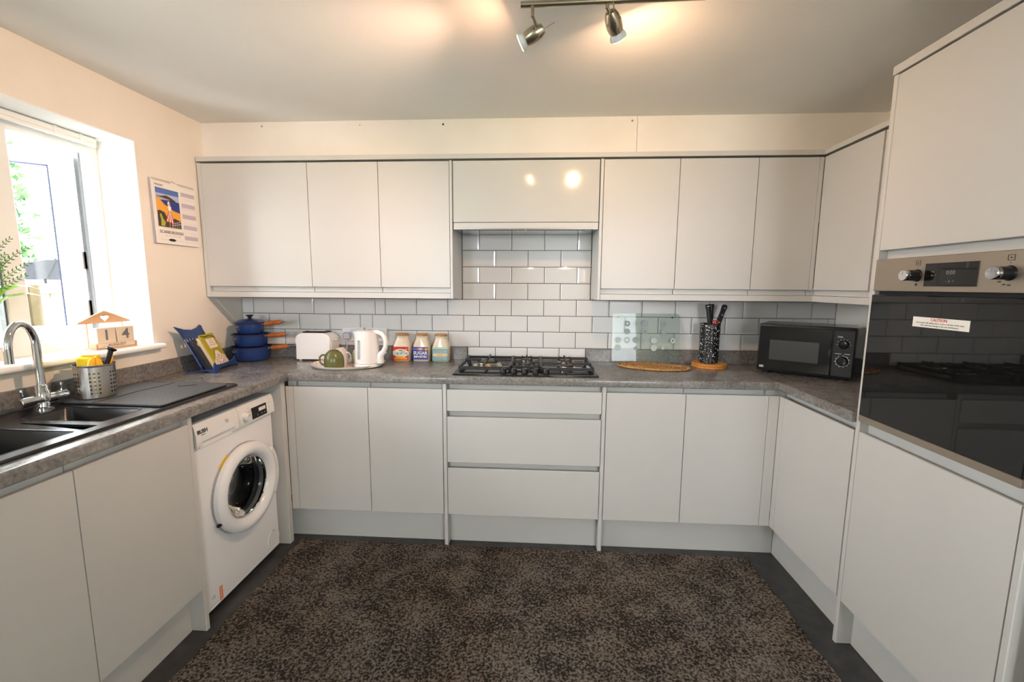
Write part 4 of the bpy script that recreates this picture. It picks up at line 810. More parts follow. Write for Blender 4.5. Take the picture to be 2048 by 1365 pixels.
# ---- tray with kettle and mugs
TX, TY = 0.772, -0.252
t = thing('tray', 'oval flower-patterned serving tray under the kettle and mugs', 'tray', (TX, TY, ZW), 6)
q = MB(); a_, b_ = 0.196, 0.172
prof = [(0.86, 0.0), (0.93, 0.001), (1.0, 0.014), (0.992, 0.0165), (0.90, 0.0045), (0.84, 0.004), (0.0005, 0.004)]
q.loft([[(a_ * r_ * math.cos(2 * PI * i / 56), b_ * r_ * math.sin(2 * PI * i / 56), z) for i in range(56)] for r_, z in prof]); q.build('tray_plate', 'tray_flowers', t, ang=60)
q = MB(); q.loft([[(a_ * r_ * math.cos(2 * PI * i / 56), b_ * r_ * math.sin(2 * PI * i / 56), z) for i in range(56)] for r_, z in ((0.87, -0.0 + 0.0002), (0.94, 0.0006), (1.006, 0.0135), (1.004, 0.0165), (0.990, 0.0170))], cap0=False, cap1=False); q.build('tray_rim', 'tray_rim', t, ang=60)
ZTR = ZW + 0.0044
t = thing('kettle', 'white plastic jug kettle with grey water gauge on the tray', 'kettle', (0.893, -0.288, ZTR), -14)
MB().lathe([(0.064, 0.0), (0.071, 0.002), (0.0715, 0.014), (0.069, 0.019)], 36).build('power_base', 'kettle_white', t)
kb = MB(); rr = []
for z, r_, spx in ((0.0205, 0.0675, 0.0), (0.045, 0.0665, 0.0), (0.10, 0.0635, 0.0), (0.150, 0.0615, 0.006), (0.178, 0.0605, 0.018), (0.190, 0.060, 0.024)):
    ring = []
    for i in range(40):
        a = 2 * PI * i / 40; e = max(0.0, math.cos(a - PI)) ** 8; ring.append(((r_ + spx * e) * math.cos(a), (r_ + spx * e) * math.sin(a), z))
    rr.append(ring)
kb.loft(rr); kb.build('jug', 'kettle_white', t, ang=50)
MB().lathe([(0.0585, 0.1903), (0.058, 0.194), (0.046, 0.1975), (0.0001, 0.1985)], 36).build('kettle_lid', 'kettle_white', t)
B('lid_catch', 'off_grey', t, -0.010, 0.012, 0.020, 0.034, 0.1985, 0.2015, 0.001)
hd = [(0.045, 0, 0.188), (0.070, 0, 0.190), (0.095, 0, 0.183), (0.113, 0, 0.163), (0.119, 0, 0.135), (0.116, 0, 0.110), (0.104, 0, 0.085), (0.085, 0, 0.068), (0.080, 0, 0.045), (0.080, 0, 0.022)]
MB().tube(hd, [0.012, 0.0125, 0.0125, 0.012, 0.0118, 0.0122, 0.0145, 0.019, 0.021, 0.0215], 14, flat=1.0).build('kettle_handle', 'kettle_white', t)
MB().box(0.100, 0.121, -0.006, 0.006, 0.076, 0.081, 0.002).build('switch', 'white_plastic', t)
gg = MB(); GX = Matrix.Rotation(math.radians(-90 - 2 + 90 - 4), 4, 'Z')
gp = rrect(-0.0085, 0.0085, 0.044, 0.150, 0.0083, 5)
def on_jug(px, pz, off):
    a = -PI / 2 + px / 0.064 - 0.10; r_ = 0.0675 + (pz - 0.02) * (0.0615 - 0.0675) / 0.13 + off; return (r_ * math.cos(a), r_ * math.sin(a), pz)
gg.loft([[on_jug(x, z, -0.002) for x, z in gp], [on_jug(x, z, 0.0015) for x, z in gp]]); g_ = gg.build('water_gauge', 'off_grey', t)
for z in (0.062, 0.085, 0.108, 0.132):
    q = MB(); q.loft([[on_jug(x, zz, 0.0014) for x, zz in ((-0.004, z - 0.001), (0.004, z - 0.001), (0.004, z + 0.001), (-0.004, z + 0.001))], [on_jug(x, zz, 0.0020) for x, zz in ((-0.004, z - 0.001), (0.004, z - 0.001), (0.004, z + 0.001), (-0.004, z + 0.001))]]); q.build('gauge_mark', 'grey_print', g_, smooth=False)
text('gauge_print', 'MAX', 0.005, on_jug(0.0, 0.143, 0.002), (90, 0, -9), 'black_print', g_)
q = MB(); q.prism([(-0.003, 0.004), (0.003, 0.004), (0.0, 0.010)], -0.0738, -0.0712, 'xz'); q.build('base_arrow', 'black_print', t, smooth=False)
def mug(label, x, y, r_, h, m_, ha, ribs=False):
    t = thing('mug', label, 'mug', (x, y, ZTR), ha, 'upturned mugs on the tray'); q = MB(); n = 60 if ribs else 36
    pr = [(r_, 0.0), (r_ + 0.001, 0.004), (r_ + 0.002, h * 0.35), (r_ - 0.001, h * 0.62), (r_ - 0.010, h * 0.85), (r_ - 0.020, h * 0.96), (r_ - 0.024, h), (r_ - 0.027, h - 0.001), (r_ - 0.030, h - 0.005), (0.0001, h - 0.005)]
    rings = [[((q_ + (0.0016 * (i % 2) if ribs and h * 0.01 < z < h * 0.9 else 0)) * math.cos(2 * PI * i / n), (q_ + (0.0016 * (i % 2) if ribs and h * 0.01 < z < h * 0.9 else 0)) * math.sin(2 * PI * i / n), z) for i in range(n)] for q_, z in pr]
    q.loft(rings); q.build('mug_body', m_, t, ang=70)
    q = MB(); q.tube([(r_ - 0.004, 0, h * 0.72), (r_ + 0.012, 0, h * 0.74), (r_ + 0.024, 0, h * 0.62), (r_ + 0.027, 0, h * 0.45), (r_ + 0.021, 0, h * 0.26), (r_ + 0.010, 0, h * 0.17), (r_ - 0.002, 0, h * 0.18)], 0.0048, 10); q.build('mug_handle', m_, t)
mug('green ribbed mug turned upside down at the front of the tray', 0.735, -0.350, 0.0475, 0.094, 'green_glaze', 192, True)
mug('pale pink mug turned upside down behind the green mug', 0.718, -0.232, 0.044, 0.090, 'pink_glaze', -18)
mug('sage cream mug turned upside down, half hidden by the kettle', 0.812, -0.190, 0.044, 0.088, 'sage_glaze', 60)

# ---- sockets behind the kettle
def socket(label, x, plug=False):
    t = thing('wall_socket', label, 'socket', (x, -0.0115, 1.0570), 0)
    B('socket_plate', 'socket_white', t, -0.0735, 0.0735, -0.008, 0.0, -0.042, 0.042, 0.003)
    for sx_ in (-0.038, 0.038):
        B('rocker_switch', 'socket_white', t, sx_ * 0.55 - 0.005, sx_ * 0.55 + 0.005, -0.0105, -0.0082, 0.016, 0.030, 0.001)
        q = MB(); q.box(sx_ - 0.0025, sx_ + 0.0025, -0.0086, -0.0079, 0.002, 0.010); q.box(sx_ - 0.014, sx_ - 0.007, -0.0086, -0.0079, -0.018, -0.014); q.box(sx_ + 0.007, sx_ + 0.014, -0.0086, -0.0079, -0.018, -0.014); q.build('pin_hole', 'gap_dark', t, smooth=False)
socket('white double wall socket behind the toaster, with a grey plug in it', 0.706)
socket('white double wall socket right of the kettle', 0.838)
t = thing('mains_plug', 'grey mains plug with a cable pushed into the socket behind the toaster', 'plug', (0.668, -0.0206, 1.048))
B('plug_body', 'plug_grey', t, -0.022, 0.022, -0.024, 0.0, -0.022, 0.022, 0.006)
MB().tube([(0, -0.012, -0.020), (0, -0.013, -0.05), (-0.004, -0.02, -0.09), (-0.012, -0.03, -0.127), (-0.03, -0.035, -0.1335), (-0.06, -0.030, -0.1338)], 0.0036, 8).build('cable', 'plug_grey', t)

# ---- three storage jars
def jar(label, x, cap):
    t = thing('storage_jar', label, 'jar', (x, -0.0675, ZW), 0, 'cream storage jars'); q = MB()
    q.loft([sup(0.044, 0.036, 0.35, 0.0), sup(0.0485, 0.0405, 0.35, 0.004), sup(0.049, 0.041, 0.35, 0.082), sup(0.0475, 0.040, 0.40, 0.092), sup(0.041, 0.036, 0.6, 0.115), sup(0.0350, 0.0340, 0.9, 0.134), sup(0.0335, 0.0335, 1.0, 0.139), sup(0.0345, 0.0345, 1.0, 0.1415), sup(0.0345, 0.0345, 1.0, 0.149)])
    b_ = q.build('jar_body', 'cream_ceramic', t, ang=60)
    MB().lathe([(0.0355, 0.1493), (0.0375, 0.1505), (0.0378, 0.1585), (0.0360, 0.1610), (0.0001, 0.1615)], 32).build('wooden_lid', 'lid_wood', t)
    return t
FY = -0.0412
def lab(t, mt, x0, x1, z0, z1, d=0.0): return MB().box(x0, x1, FY - 0.0006 - d, FY - 0.0002 - d, z0, z1).build('label', mt, t, smooth=False)
def ell(t, mt, cx, cz, rx, rz_, d): return MB().prism([(cx + rx * math.cos(2 * PI * i / 28), cz + rz_ * math.sin(2 * PI * i / 28)) for i in range(28)], FY - 0.0006 - d, FY - 0.0003 - d, 'xz').build('label', mt, t, smooth=False)
def word(t, s_, x, z, size, mt, sx=1.0, bold=0.0006): text('label_lettering', s_, size, (x, FY - 0.0019, z), FRONT, mt, t, sx=sx, bold=bold)
x0, x1 = -0.046, 0.0455
t = jar('cream square jar with a red Cup of Tea label, left of the three jars', 1.022, 0)
lab(t, 'label_red', x0, x1, 0.007, 0.087); ell(t, 'label_cream', 0, 0.050, 0.0455, 0.025, 0.0004); lab(t, 'label_white', x0, x1, 0.039, 0.0605, 0.0007); lab(t, 'label_orange', -0.038, 0.038, 0.012, 0.022, 0.0005); ell(t, 'label_gold', 0, 0.0255, 0.030, 0.0045, 0.0009)
word(t, 'Cup of Tea', 0, 0.0495, 0.0225, 'label_sky', 0.82, 0.0009); word(t, 'Finest', 0, 0.0655, 0.007, 'stamp_grey'); word(t, 'Blend', 0.033, 0.074, 0.005, 'label_cream')
t = jar('cream square jar with a blue SUGAR label, middle of the three jars', 1.139, 0)
lab(t, 'label_blue', x0, x1, 0.013, 0.087); lab(t, 'label_white', x0, x1, 0.0740, 0.0755, 0.0003); ell(t, 'label_white', 0.0, 0.0745, 0.0185, 0.0085, 0.0005); ell(t, 'red_print', 0.0, 0.0745, 0.017, 0.0072, 0.0008); ell(t, 'label_gold', 0.034, 0.0745, 0.0095, 0.0095, 0.0006); ell(t, 'label_orange', 0.034, 0.0745, 0.006, 0.006, 0.0009)
word(t, 'SUGAR', 0, 0.051, 0.0265, 'label_white', 0.98, 0.0009); word(t, 'IMPORTED', 0, 0.0295, 0.0175, 'label_white', 0.92, 0.0008); word(t, 'PURE', 0, 0.0747, 0.0085, 'label_white')
t = jar('cream square jar with a teal ALWAYS COFFEE label, right of the three jars', 1.2545, 0)
lab(t, 'label_teal', x0, x1, 0.006, 0.087); lab(t, 'label_pale', x0, x1, 0.0775, 0.0862, 0.0003); MB().prism([(a, b) for a, b in rrect(-0.042, 0.043, 0.034, 0.051, 0.006, 4)], FY - 0.0012, FY - 0.0008, 'xz').build('label', 'label_cream', t, smooth=False)
word(t, 'ALWAYS', 0, 0.0605, 0.0190, 'label_white', 1.02, 0.0014); text('label_lettering', 'ALWAYS', 0.0190, (0, FY - 0.0024, 0.0608), FRONT, 'navy_print', t, sx=1.0, bold=-0.0001)
word(t, 'GOOD', 0.0, 0.0425, 0.0105, 'label_gold', 1.2); word(t, 'TIME', 0.034, 0.0405, 0.005, 'label_gold'); word(t, 'COFFEE', 0, 0.0225, 0.0215, 'label_white', 0.98, 0.0014); text('label_lettering', 'COFFEE', 0.0215, (0, FY - 0.0024, 0.0228), FRONT, 'navy_print', t, sx=0.96, bold=-0.0001)

# ---- glass board, woven mat, knife pot
t = thing('glass_board', 'clear glass chopping board with frosted circles leaning on the tiles', 'chopping board', (2.452, -0.047, ZW), 0)
lean2 = math.radians(-6.3); X = Matrix.Rotation(lean2, 4, 'X')
MB().prism(rrect(-0.193, 0.193, 0.0006, 0.292, 0.022, 6), 0.0, 0.004, 'xz', xf=X).build('glass_sheet', 'board_glass', t, ang=40)
for (cx, cz, r1, r2, mt_) in ((-0.107, 0.232, 0.006, 0.017, 'board_frost_dark'), (-0.056, 0.232, 0.0, 0.0055, 'board_frost_dark'), (-0.056, 0.232, 0.014, 0.017, 'board_frost'), (-0.006, 0.234, 0.0, 0.0185, 'board_frost_dark'), (0.103, 0.233, 0.006, 0.0155, 'board_frost_dark'), (-0.107, 0.186, 0.0, 0.017, 'board_frost_dark'), (-0.006, 0.188, 0.006, 0.0165, 'board_frost_dark'), (0.103, 0.186, 0.0, 0.0165, 'board_frost_dark'), (-0.160, 0.136, 0.0, 0.017, 'board_frost'), (-0.107, 0.136, 0.010, 0.017, 'board_frost'), (-0.056, 0.138, 0.0, 0.018, 'board_frost_dark'), (-0.008, 0.136, 0.0, 0.006, 'board_frost_dark'), (0.047, 0.136, 0.0, 0.018, 'board_frost'), (-0.160, 0.092, 0.0, 0.018, 'board_frost'), (0.047, 0.092, 0.0, 0.018, 'board_frost'), (0.10, 0.092, 0.0, 0.010, 'board_frost'), (-0.056, 0.088, 0.0, 0.012, 'board_frost_dark'), (0.155, 0.136, 0.006, 0.015, 'board_frost')):
    q = MB(); XX = X @ Matrix.Translation((cx, 0, cz)) @ Matrix.Rotation(PI / 2, 4, 'X')
    q.lathe([(max(r1, 0.0001), 0.0002), (max(r1, 0.0001), 0.0008), (r2, 0.0008), (r2, 0.0002)], 24, xf=XX, ends=r1 == 0.0); q.build('frosted_circle', mt_, t)
for x, mt_ in ((-0.160, 'label_gold'), (0.150, 'pan_rim')): MB().lathe([(0.006, 0), (0.005, 0.003), (0.0001, 0.0032)], 12, xf=X @ Matrix.Translation((x, -0.0004, 0.270)) @ Matrix.Rotation(PI / 2, 4, 'X')).build('rubber_foot', mt_, t)
t = thing('woven_mat', 'oval woven seagrass mat lying in front of the glass board', 'table mat', (2.462, -0.175, ZW), -14)
q = MB(); n = 120; rings_ = []
for k, f in enumerate((1.0, 0.9, 0.8, 0.7, 0.6, 0.5, 0.4, 0.3, 0.2, 0.1)):
    pts_ = [(0.188 * f * math.cos(2 * PI * i / n), 0.098 * f * math.sin(2 * PI * i / n), 0.0075 + 0.0010 * math.sin(i * 1.57 + k * 2)) for i in range(n + 1)]; q.tube(pts_, [0.0062 + 0.0014 * math.sin(i * 1.57 * (1 if f > .5 else 2) + k) for i in range(n + 1)], 6)
q.build('coils', 'woven_grass', t, ang=80); q = MB(); q.lathe([(0.185, 0.001), (0.185, 0.008), (0.0001, 0.008)], 40, sy=0.52); q.build('weave', 'woven_grass', t)
KX, KY = 2.783, -0.118
for k, (lb, dz) in enumerate((('lower round cork mat of the pair under the knife pot', 0.0), ('upper round cork mat directly under the speckled knife pot', 0.0130))):
    t = thing('cork_mat', lb, 'pot stand', (KX + 0.003 + 0.001 * k, KY, ZW + dz)); q = MB(); q.lathe([(0.088, 0.0), (0.0905, 0.002), (0.0912, 0.0064), (0.0905, 0.0108), (0.088, 0.0127), (0.0001, 0.0127)], 44); q.build('cork_disc', 'cork_wood', t)
    q = MB(); q.lathe([(0.0908, 0.0056), (0.0916, 0.0058), (0.0916, 0.0070), (0.0908, 0.0072)], 44); bm = q.bm; [bm.faces.remove(f) for f in list(bm.faces) if len(f.verts) > 6]; q.build('edge_groove', 'handle_wood', t)
ZK = ZW + 0.0262
t = thing('knife_pot', 'black and white speckled cylindrical knife pot', 'knife block', (KX - 0.002, KY, ZK), 0)
q = MB(); q.lathe([(0.050, 0.0), (0.0515, 0.002), (0.0535, 0.216), (0.0520, 0.218), (0.0490, 0.2175), (0.0485, 0.206)], 44); q.build('pot_shell', 'speckle_black', t)
q = MB(); q.lathe([(0.0484, 0.200), (0.0484, 0.206), (0.0001, 0.2065)], 32); q.build('bristle_insert', 'black_plastic', t)
def knife(label, x, y, tilt, side, kind):
    t = thing('knife' if kind != 's' else 'scissors', label, 'knife' if kind != 's' else 'scissors', (KX + x, KY + y, ZK + 0.2115), 0)
    X = Matrix.Rotation(math.radians(side), 4, 'Y') @ Matrix.Rotation(math.radians(tilt), 4, 'X'); t.rotation_euler = X.to_euler(); t.scale = (1.05, 1.05, 1.04)
    if kind == 's':
        q = MB()
        for s_ in (-1, 1): q.tube([(s_ * 0.009 + 0.009 * math.cos(a), 0, 0.014 + 0.011 * math.sin(a)) for a in [2 * PI * k / 16 for k in range(17)]], 0.003, 8)
        q.build('finger_loops', 'red_print', t); B('blade', 'steel', t, -0.009, 0.009, -0.0008, 0.0008, -0.0048, 0.004, 0); return
    B('blade', 'steel', t, -0.012, 0.012, -0.0008, 0.0008, -0.0035, 0.010, 0)
    if kind == 'r':
        q = MB(); q.prism([(-0.010, 0.006), (0.010, 0.004), (0.0105, 0.03), (0.009, 0.07), (0.012, 0.100), (0.008, 0.1115), (-0.006, 0.1125), (-0.0125, 0.104), (-0.010, 0.07), (-0.0115, 0.03)], -0.0085, 0.0085, 'xz'); h = q.build('knife_handle', 'black_plastic', t)
        for z in (0.016, 0.056, 0.094): MB().lathe([(0.0034, -0.0092), (0.0034, 0.0092)], 10, xf=Matrix.Translation((0, 0, z)) @ Matrix.Rotation(PI / 2, 4, 'X')).build('rivet', 'steel', h)
    else:
        q = MB(); q.loft([sup(0.011, 0.007, 0.7, 0.004, 16), sup(0.0125, 0.0085, 0.7, 0.03, 16), sup(0.0115, 0.008, 0.7, 0.075, 16), sup(0.0128, 0.009, 0.7, 0.104, 16), sup(0.011, 0.008, 0.8, 0.110, 16)]); h = q.build('knife_handle', 'black_plastic', t)
        if kind == 'b': B('handle_band', 'steel', h, -0.008, 0.008, -0.0098, -0.0085, 0.098, 0.101, 0)
knife('black-handled knife with a pale band, leftmost in the speckled pot', -0.008, -0.010, -3, -8, 'b')
knife('plain black-handled knife standing behind the others in the speckled pot', 0.002, 0.014, -3, 2, 'p')
knife('riveted black-handled knife leaning right in the speckled pot', 0.036, -0.004, 0, 17, 'r')
knife('red-handled scissors pushed down in the speckled pot', 0.014, -0.012, 0, 4, 's')

# ---- utensil pot by the sink
t = thing('utensil_pot', 'perforated stainless steel utensil pot on the drainer', 'utensil pot', (0.132, -1.050, ZW + 0.0148), 0)
bm = bmesh.new(); n, zs = 60, [0.0, 0.003, 0.018, 0.0245, 0.033, 0.0395, 0.048, 0.0545, 0.063, 0.0695, 0.078, 0.0845, 0.093, 0.0995, 0.120, 0.1265, 0.128]
R0 = 0.0585
grid = [[bm.verts.new(((R0 + 0.002 * z / 0.128 - (0.003 if z < 0.001 else 0) + (0.0012 if z > 0.125 else 0)) * math.cos(2 * PI * i / n), (R0 + 0.002 * z / 0.128 - (0.003 if z < 0.001 else 0) + (0.0012 if z > 0.125 else 0)) * math.sin(2 * PI * i / n), z)) for i in range(n)] for z in zs]
hole_rows = {2, 4, 6, 8, 10, 12}
for k in range(len(zs) - 1):
    for i in range(n):
        if k in hole_rows and (i % 10) in (0, 2, 4): continue
        bm.faces.new((grid[k][i], grid[k][(i + 1) % n], grid[k + 1][(i + 1) % n], grid[k + 1][i]))
bm.faces.new(list(reversed(grid[0])))
me = bpy.data.meshes.new('pot_shell'); bm.to_mesh(me); bm.free(); me.materials.append(M['steel']); mat('steel_inside_shaded', (0.06, 0.06, 0.06), 0.5, 0.3); me.materials.append(M['steel_inside_shaded'])  # inner steel coloured darker to stand in for the shade inside the pot
o = bpy.data.objects.new('pot_shell', me); COL.objects.link(o); o.parent = t; sm = o.modifiers.new('thickness', 'SOLIDIFY'); sm.thickness = 0.0012; sm.offset = -1; sm.material_offset = 1; sm.material_offset_rim = 1
pz = ZW + 0.0148
def in_pot(name, label, cat, dx, dy, rz=0): return thing(name, label, cat, (0.132 + dx, -1.050 + dy, pz + 0.004), rz)
t = in_pot('sponge', 'bright yellow sponge block in the left of the utensil pot', 'sponge', -0.012, -0.022, 14); B('sponge_block', 'yellow_sponge', t, -0.022, 0.022, -0.011, 0.011, 0.002, 0.150, 0.004)
t = in_pot('cloth', 'folded yellow cleaning cloth at the back of the utensil pot', 'cloth', -0.026, 0.014, 80)
q = MB(); q.loft([[(-0.024, -0.004, 0.002), (0.024, -0.004, 0.002), (0.024, 0.004, 0.002), (-0.024, 0.004, 0.002)], [(-0.026, -0.006, 0.132), (0.026, -0.006, 0.132), (0.026, 0.006, 0.132), (-0.026, 0.006, 0.132)], [(-0.030, -0.005, 0.158), (0.030, -0.005, 0.150), (0.030, 0.005, 0.150), (-0.030, 0.005, 0.158)]]); q.build('cloth_fold', 'lemon_plastic', t)
t = in_pot('rubber_glove', 'amber rubber glove folded into the utensil pot', 'glove', 0.028, -0.018, 60)
q = MB(); q.tube([(-0.010, 0, 0.002), (-0.014, 0, 0.11), (-0.010, 0, 0.138), (-0.004, 0, 0.150)], [0.012, 0.013, 0.011, 0.005], 12); q.tube([(0.010, 0.003, 0.002), (0.010, 0.003, 0.11), (0.006, 0.003, 0.140), (0.0, 0.003, 0.153)], [0.012, 0.013, 0.011, 0.005], 12); q.build('glove_fingers', 'amber_cloth', t)
t = in_pot('brush', 'yellow-handled brush leaning to the right in the utensil pot', 'brush', 0.010, 0.034, 0)
q = MB(); q.tube([(0.0, -0.012, 0.03), (0.004, 0.004, 0.10), (0.006, 0.018, 0.138), (0.006, 0.022, 0.148)], [0.007, 0.0075, 0.009, 0.005], 12); q.build('brush_handle', 'amber_cloth', t)
t = in_pot('pan_scrubber', 'black round-ended brush handle leaning out of the utensil pot', 'brush', 0.026, 0.016, 0)
q = MB(); q.tube([(0.0, -0.022, 0.02), (0.0, 0.004, 0.110), (0.0, 0.026, 0.160), (0.0, 0.030, 0.168)], [0.0075, 0.0085, 0.0095, 0.0095], 14); h = q.build('scrubber_handle', 'black_plastic', t)
q = MB(); q.lathe([(0.010, -0.004), (0.0165, 0.002), (0.0175, 0.007), (0.0155, 0.0085), (0.0135, 0.007), (0.0001, 0.006)], 24, xf=Matrix.Translation((0, 0.031, 0.170)) @ Matrix.Rotation(math.radians(-26), 4, 'X') @ Matrix.Rotation(math.radians(18), 4, 'Y')); q.build('hanging_end', 'black_plastic', h)

# ================================================================== ON THE SILL AND WALL
ZS = 1.0742
t = thing('block_calendar', 'little wooden house-shaped block calendar holder on the sill', 'calendar', (-0.045, -0.792, ZS), 80)
B('tray_base', 'alder', t, -0.082, 0.082, -0.020, 0.050, 0.0, 0.006, 0.001); B('front_edge', 'alder', t, -0.082, -0.076, -0.020, 0.022, 0.0063, 0.026, 0.001); B('front_edge', 'alder', t, 0.076, 0.082, -0.020, 0.022, 0.0063, 0.026, 0.001)
for x in (-0.072, 0.066): B('back_post', 'birch', t, x, x + 0.006, 0.040, 0.046, 0.0062, 0.112, 0.0008)
# roof with a heart cut through it: left and right halves around the heart outline
def heart(k, n):
    a = PI * k / n; x = 16 * math.sin(a) ** 3; z = 13 * math.cos(a) - 5 * math.cos(2 * a) - 2 * math.cos(3 * a) - math.cos(4 * a); return (x * 0.00105, z * 0.00105 + 0.1335)
hp = [heart(k, 14) for k in range(15)]
rf = MB()
for s_ in (1, -1):
    path = [(0.0, 0.164), (0.102, 0.116), (0.102, 0.1095), (0.0, 0.1095)]; seg = [math.dist(p_, q_) for p_, q_ in zip(path[:-1], path[1:])]; cuts = [0, 3, 6, 8, 9]
    outer_ = [(0.0, 0.164), (0.034, 0.148), (0.060, 0.1358), (0.082, 0.1254), (0.102, 0.116), (0.102, 0.1128), (0.102, 0.1095), (0.086, 0.1095), (0.070, 0.1095), (0.054, 0.1095), (0.040, 0.1095), (0.028, 0.1095), (0.018, 0.1095), (0.009, 0.1095), (0.0, 0.1095)]
    va = [[rf.bm.verts.new((s_ * x, d_, z)) for x, z in pl_] for d_ in (0.038, 0.049) for pl_ in (hp, outer_)]
    for i in range(14):
        for A_, B_ in ((va[0], va[1]), (va[2], va[3]), (va[0], va[2]), (va[1], va[3])):
            rf.bm.faces.new((A_[i], A_[i + 1], B_[i + 1], B_[i]))
rf.build('heart_roof', 'alder', t, smooth=False)
C80 = Matrix.Translation(t.location) @ Matrix.Rotation(math.radians(80), 4, 'Z')
def cube_thing(name, label, x, w_, z0, h_, s_, size, bx=1.0):
    p = C80 @ Vector((x, 0, 0)); c_ = thing(name, label, 'calendar block', (p.x, p.y, ZS), 80)
    B('block', 'birch', c_, -w_ / 2, w_ / 2, -0.0185, 0.0145, z0, z0 + h_, 0.001); text('block_print', s_, size, (0, -0.0188, z0 + h_ * 0.5), FRONT, 'stamp_grey', c_, bold=0.0012 if len(s_) == 1 else 0.0003, sx=bx)
cube_thing('month_block', 'long wooden block printed AUGUST at the foot of the block calendar', 0.0, 0.148, 0.0065, 0.0195, 'AUGUST', 0.0150, 1.25)
cube_thing('number_block', 'wooden number block printed 1, left half of the date', -0.0375, 0.070, 0.0265, 0.066, '1', 0.062)
cube_thing('number_block', 'wooden number block printed 4, right half of the date', 0.0375, 0.070, 0.0265, 0.066, '4', 0.062)
# plant
t = thing('potted_plant', 'leafy green fern and white-flowered plant in a pot on the window sill', 'plant', (-0.075, -1.262, ZS))
MB().lathe([(0.042, 0), (0.046, 0.004), (0.058, 0.09), (0.061, 0.092), (0.061, 0.108), (0.055, 0.108), (0.052, 0.095)], 28).build('pot', 'terracotta', t)
MB().lathe([(0.052, 0.093), (0.052, 0.097), (0.0001, 0.098)], 20).build('soil', 'soil', t)
def leaf(pts, wmax, mt_, parent, name='leaf'):
    q = MB(); pts = [Vector(p) for p in pts]; k_ = len(pts) - 1; L1, L2, L3 = [], [], []
    for i, p in enumerate(pts):
        tn = (pts[min(i + 1, k_)] - pts[max(i - 1, 0)]).normalized(); sd_ = tn.cross(Vector((0.25, -0.15, 1))).normalized(); w_ = wmax * math.sin(PI * min(0.98, max(0.06, i / k_))) ** 0.8
        L1.append(p + sd_ * w_ + Vector((0, 0, 0.15 * w_))); L2.append(p); L3.append(p - sd_ * w_ + Vector((0, 0, 0.15 * w_)))
    q.loft([L1, L2, L3], closed=False); return q.build(name, mt_, parent)
leaf([(0.01, 0.02, 0.10), (0.015, 0.06, 0.20), (0.02, 0.10, 0.255), (0.025, 0.145, 0.272), (0.03, 0.185, 0.268), (0.03, 0.212, 0.258)], 0.014, 'leaf_bright', t)
leaf([(0.0, 0.01, 0.10), (0.02, 0.05, 0.18), (0.05, 0.09, 0.235), (0.08, 0.13, 0.245), (0.10, 0.165, 0.235)], 0.012, 'leaf_bright', t)
rnd = random.Random(3)
for (ex, ey, ez) in ((0.02, 0.205, 0.42), (0.0, 0.16, 0.44), (0.03, 0.185, 0.355), (0.01, 0.14, 0.37), (0.04, 0.16, 0.31), (-0.03, 0.15, 0.33), (0.0, 0.06, 0.42), (0.05, 0.10, 0.38), (-0.02, -0.05, 0.36), (0.03, -0.09, 0.30)):
    q = MB(); P0 = Vector((0, 0, 0.095)); P2 = Vector((ex, ey, ez)); P1 = Vector((ex * .25, ey * .35, ez * .8)); st_ = [P0 * (1 - u) ** 2 + P1 * 2 * u * (1 - u) + P2 * u * u for u in [k / 10 for k in range(11)]]
    q.tube(st_, [0.0018 - 0.0011 * k / 10 for k in range(11)], 5)
    for k in range(4, 11):
        for s_ in (-1, 1):
            for e_ in (0, 0.5):
                p = st_[k] if e_ == 0 or k == 10 else (st_[k] + st_[k + 1]) / 2; tn = (st_[min(k + 1, 10)] - st_[k - 1]).normalized(); sd_ = tn.cross(Vector((1, 0.2, 0.3))).normalized() * s_; L_ = 0.020 * (1.15 - k / 11) + 0.003
                q.quad([p, p + sd_ * L_ * 0.5 + tn * 0.006, p + sd_ * L_ + tn * 0.008, p + sd_ * L_ * 0.5 - tn * 0.001])
    q.build('fern_frond', 'leaf_fern', t)
for (x, y, z) in ((0.02, 0.165, 0.33), (0.03, 0.15, 0.30), (0.0, 0.12, 0.36)):
    q = MB()
    for k in range(5):
        a = 2 * PI * k / 5; q.sphere((x + 0.006 * math.cos(a), y + 0.007 * math.cos(a + 1), z + 0.007 * math.sin(a)), 0.006, 0.8, 8)
    q.build('flower', 'petal', t)
# wall calendar
t = thing('wall_calendar', 'spiral-bound seaside wall calendar on the left wall', 'calendar', (0.0, -0.456, 1.550), 90)
cw = 0.131
for k, (yy, dx_, mt_) in enumerate(((-0.004, -0.001, 'paper_edge'), (-0.0075, -0.003, 'lilac'), (-0.0105, 0.0, 'paper'))):
    q = MB(); q.loft([[(-cw + dx_, yy, 0.300), (cw + dx_, yy, 0.300), (cw + dx_, yy + 0.002, 0.300), (-cw + dx_, yy + 0.002, 0.300)], [(-cw + dx_, yy - 0.002 * k, 0.0), (cw + dx_, yy - 0.001 * k, 0.0), (cw + dx_, yy - 0.001 * k + 0.002, 0.0), (-cw + dx_, yy - 0.002 * k + 0.002, 0.0)]]); pg = q.build('page', mt_, t, smooth=False)
q = MB()
for k in range(38):
    x = -cw + 0.008 + k * 0.0066
    if abs(x) < 0.02: continue
    q.tube([(x, -0.0078 + 0.0055 * math.cos(a), 0.2965 + 0.0055 * math.sin(a)) for a in [2 * PI * j / 8 for j in range(9)]], 0.0007, 4)
q.build('spiral_binding', 'steel', t, smooth=False)['kind'] = 'stuff'
MB().tube([(-0.02, -0.006, 0.301), (-0.008, -0.005, 0.304), (0, -0.004, 0.310), (0.008, -0.005, 0.304), (0.02, -0.006, 0.301)], 0.001, 5).build('hanger', 'steel', t)
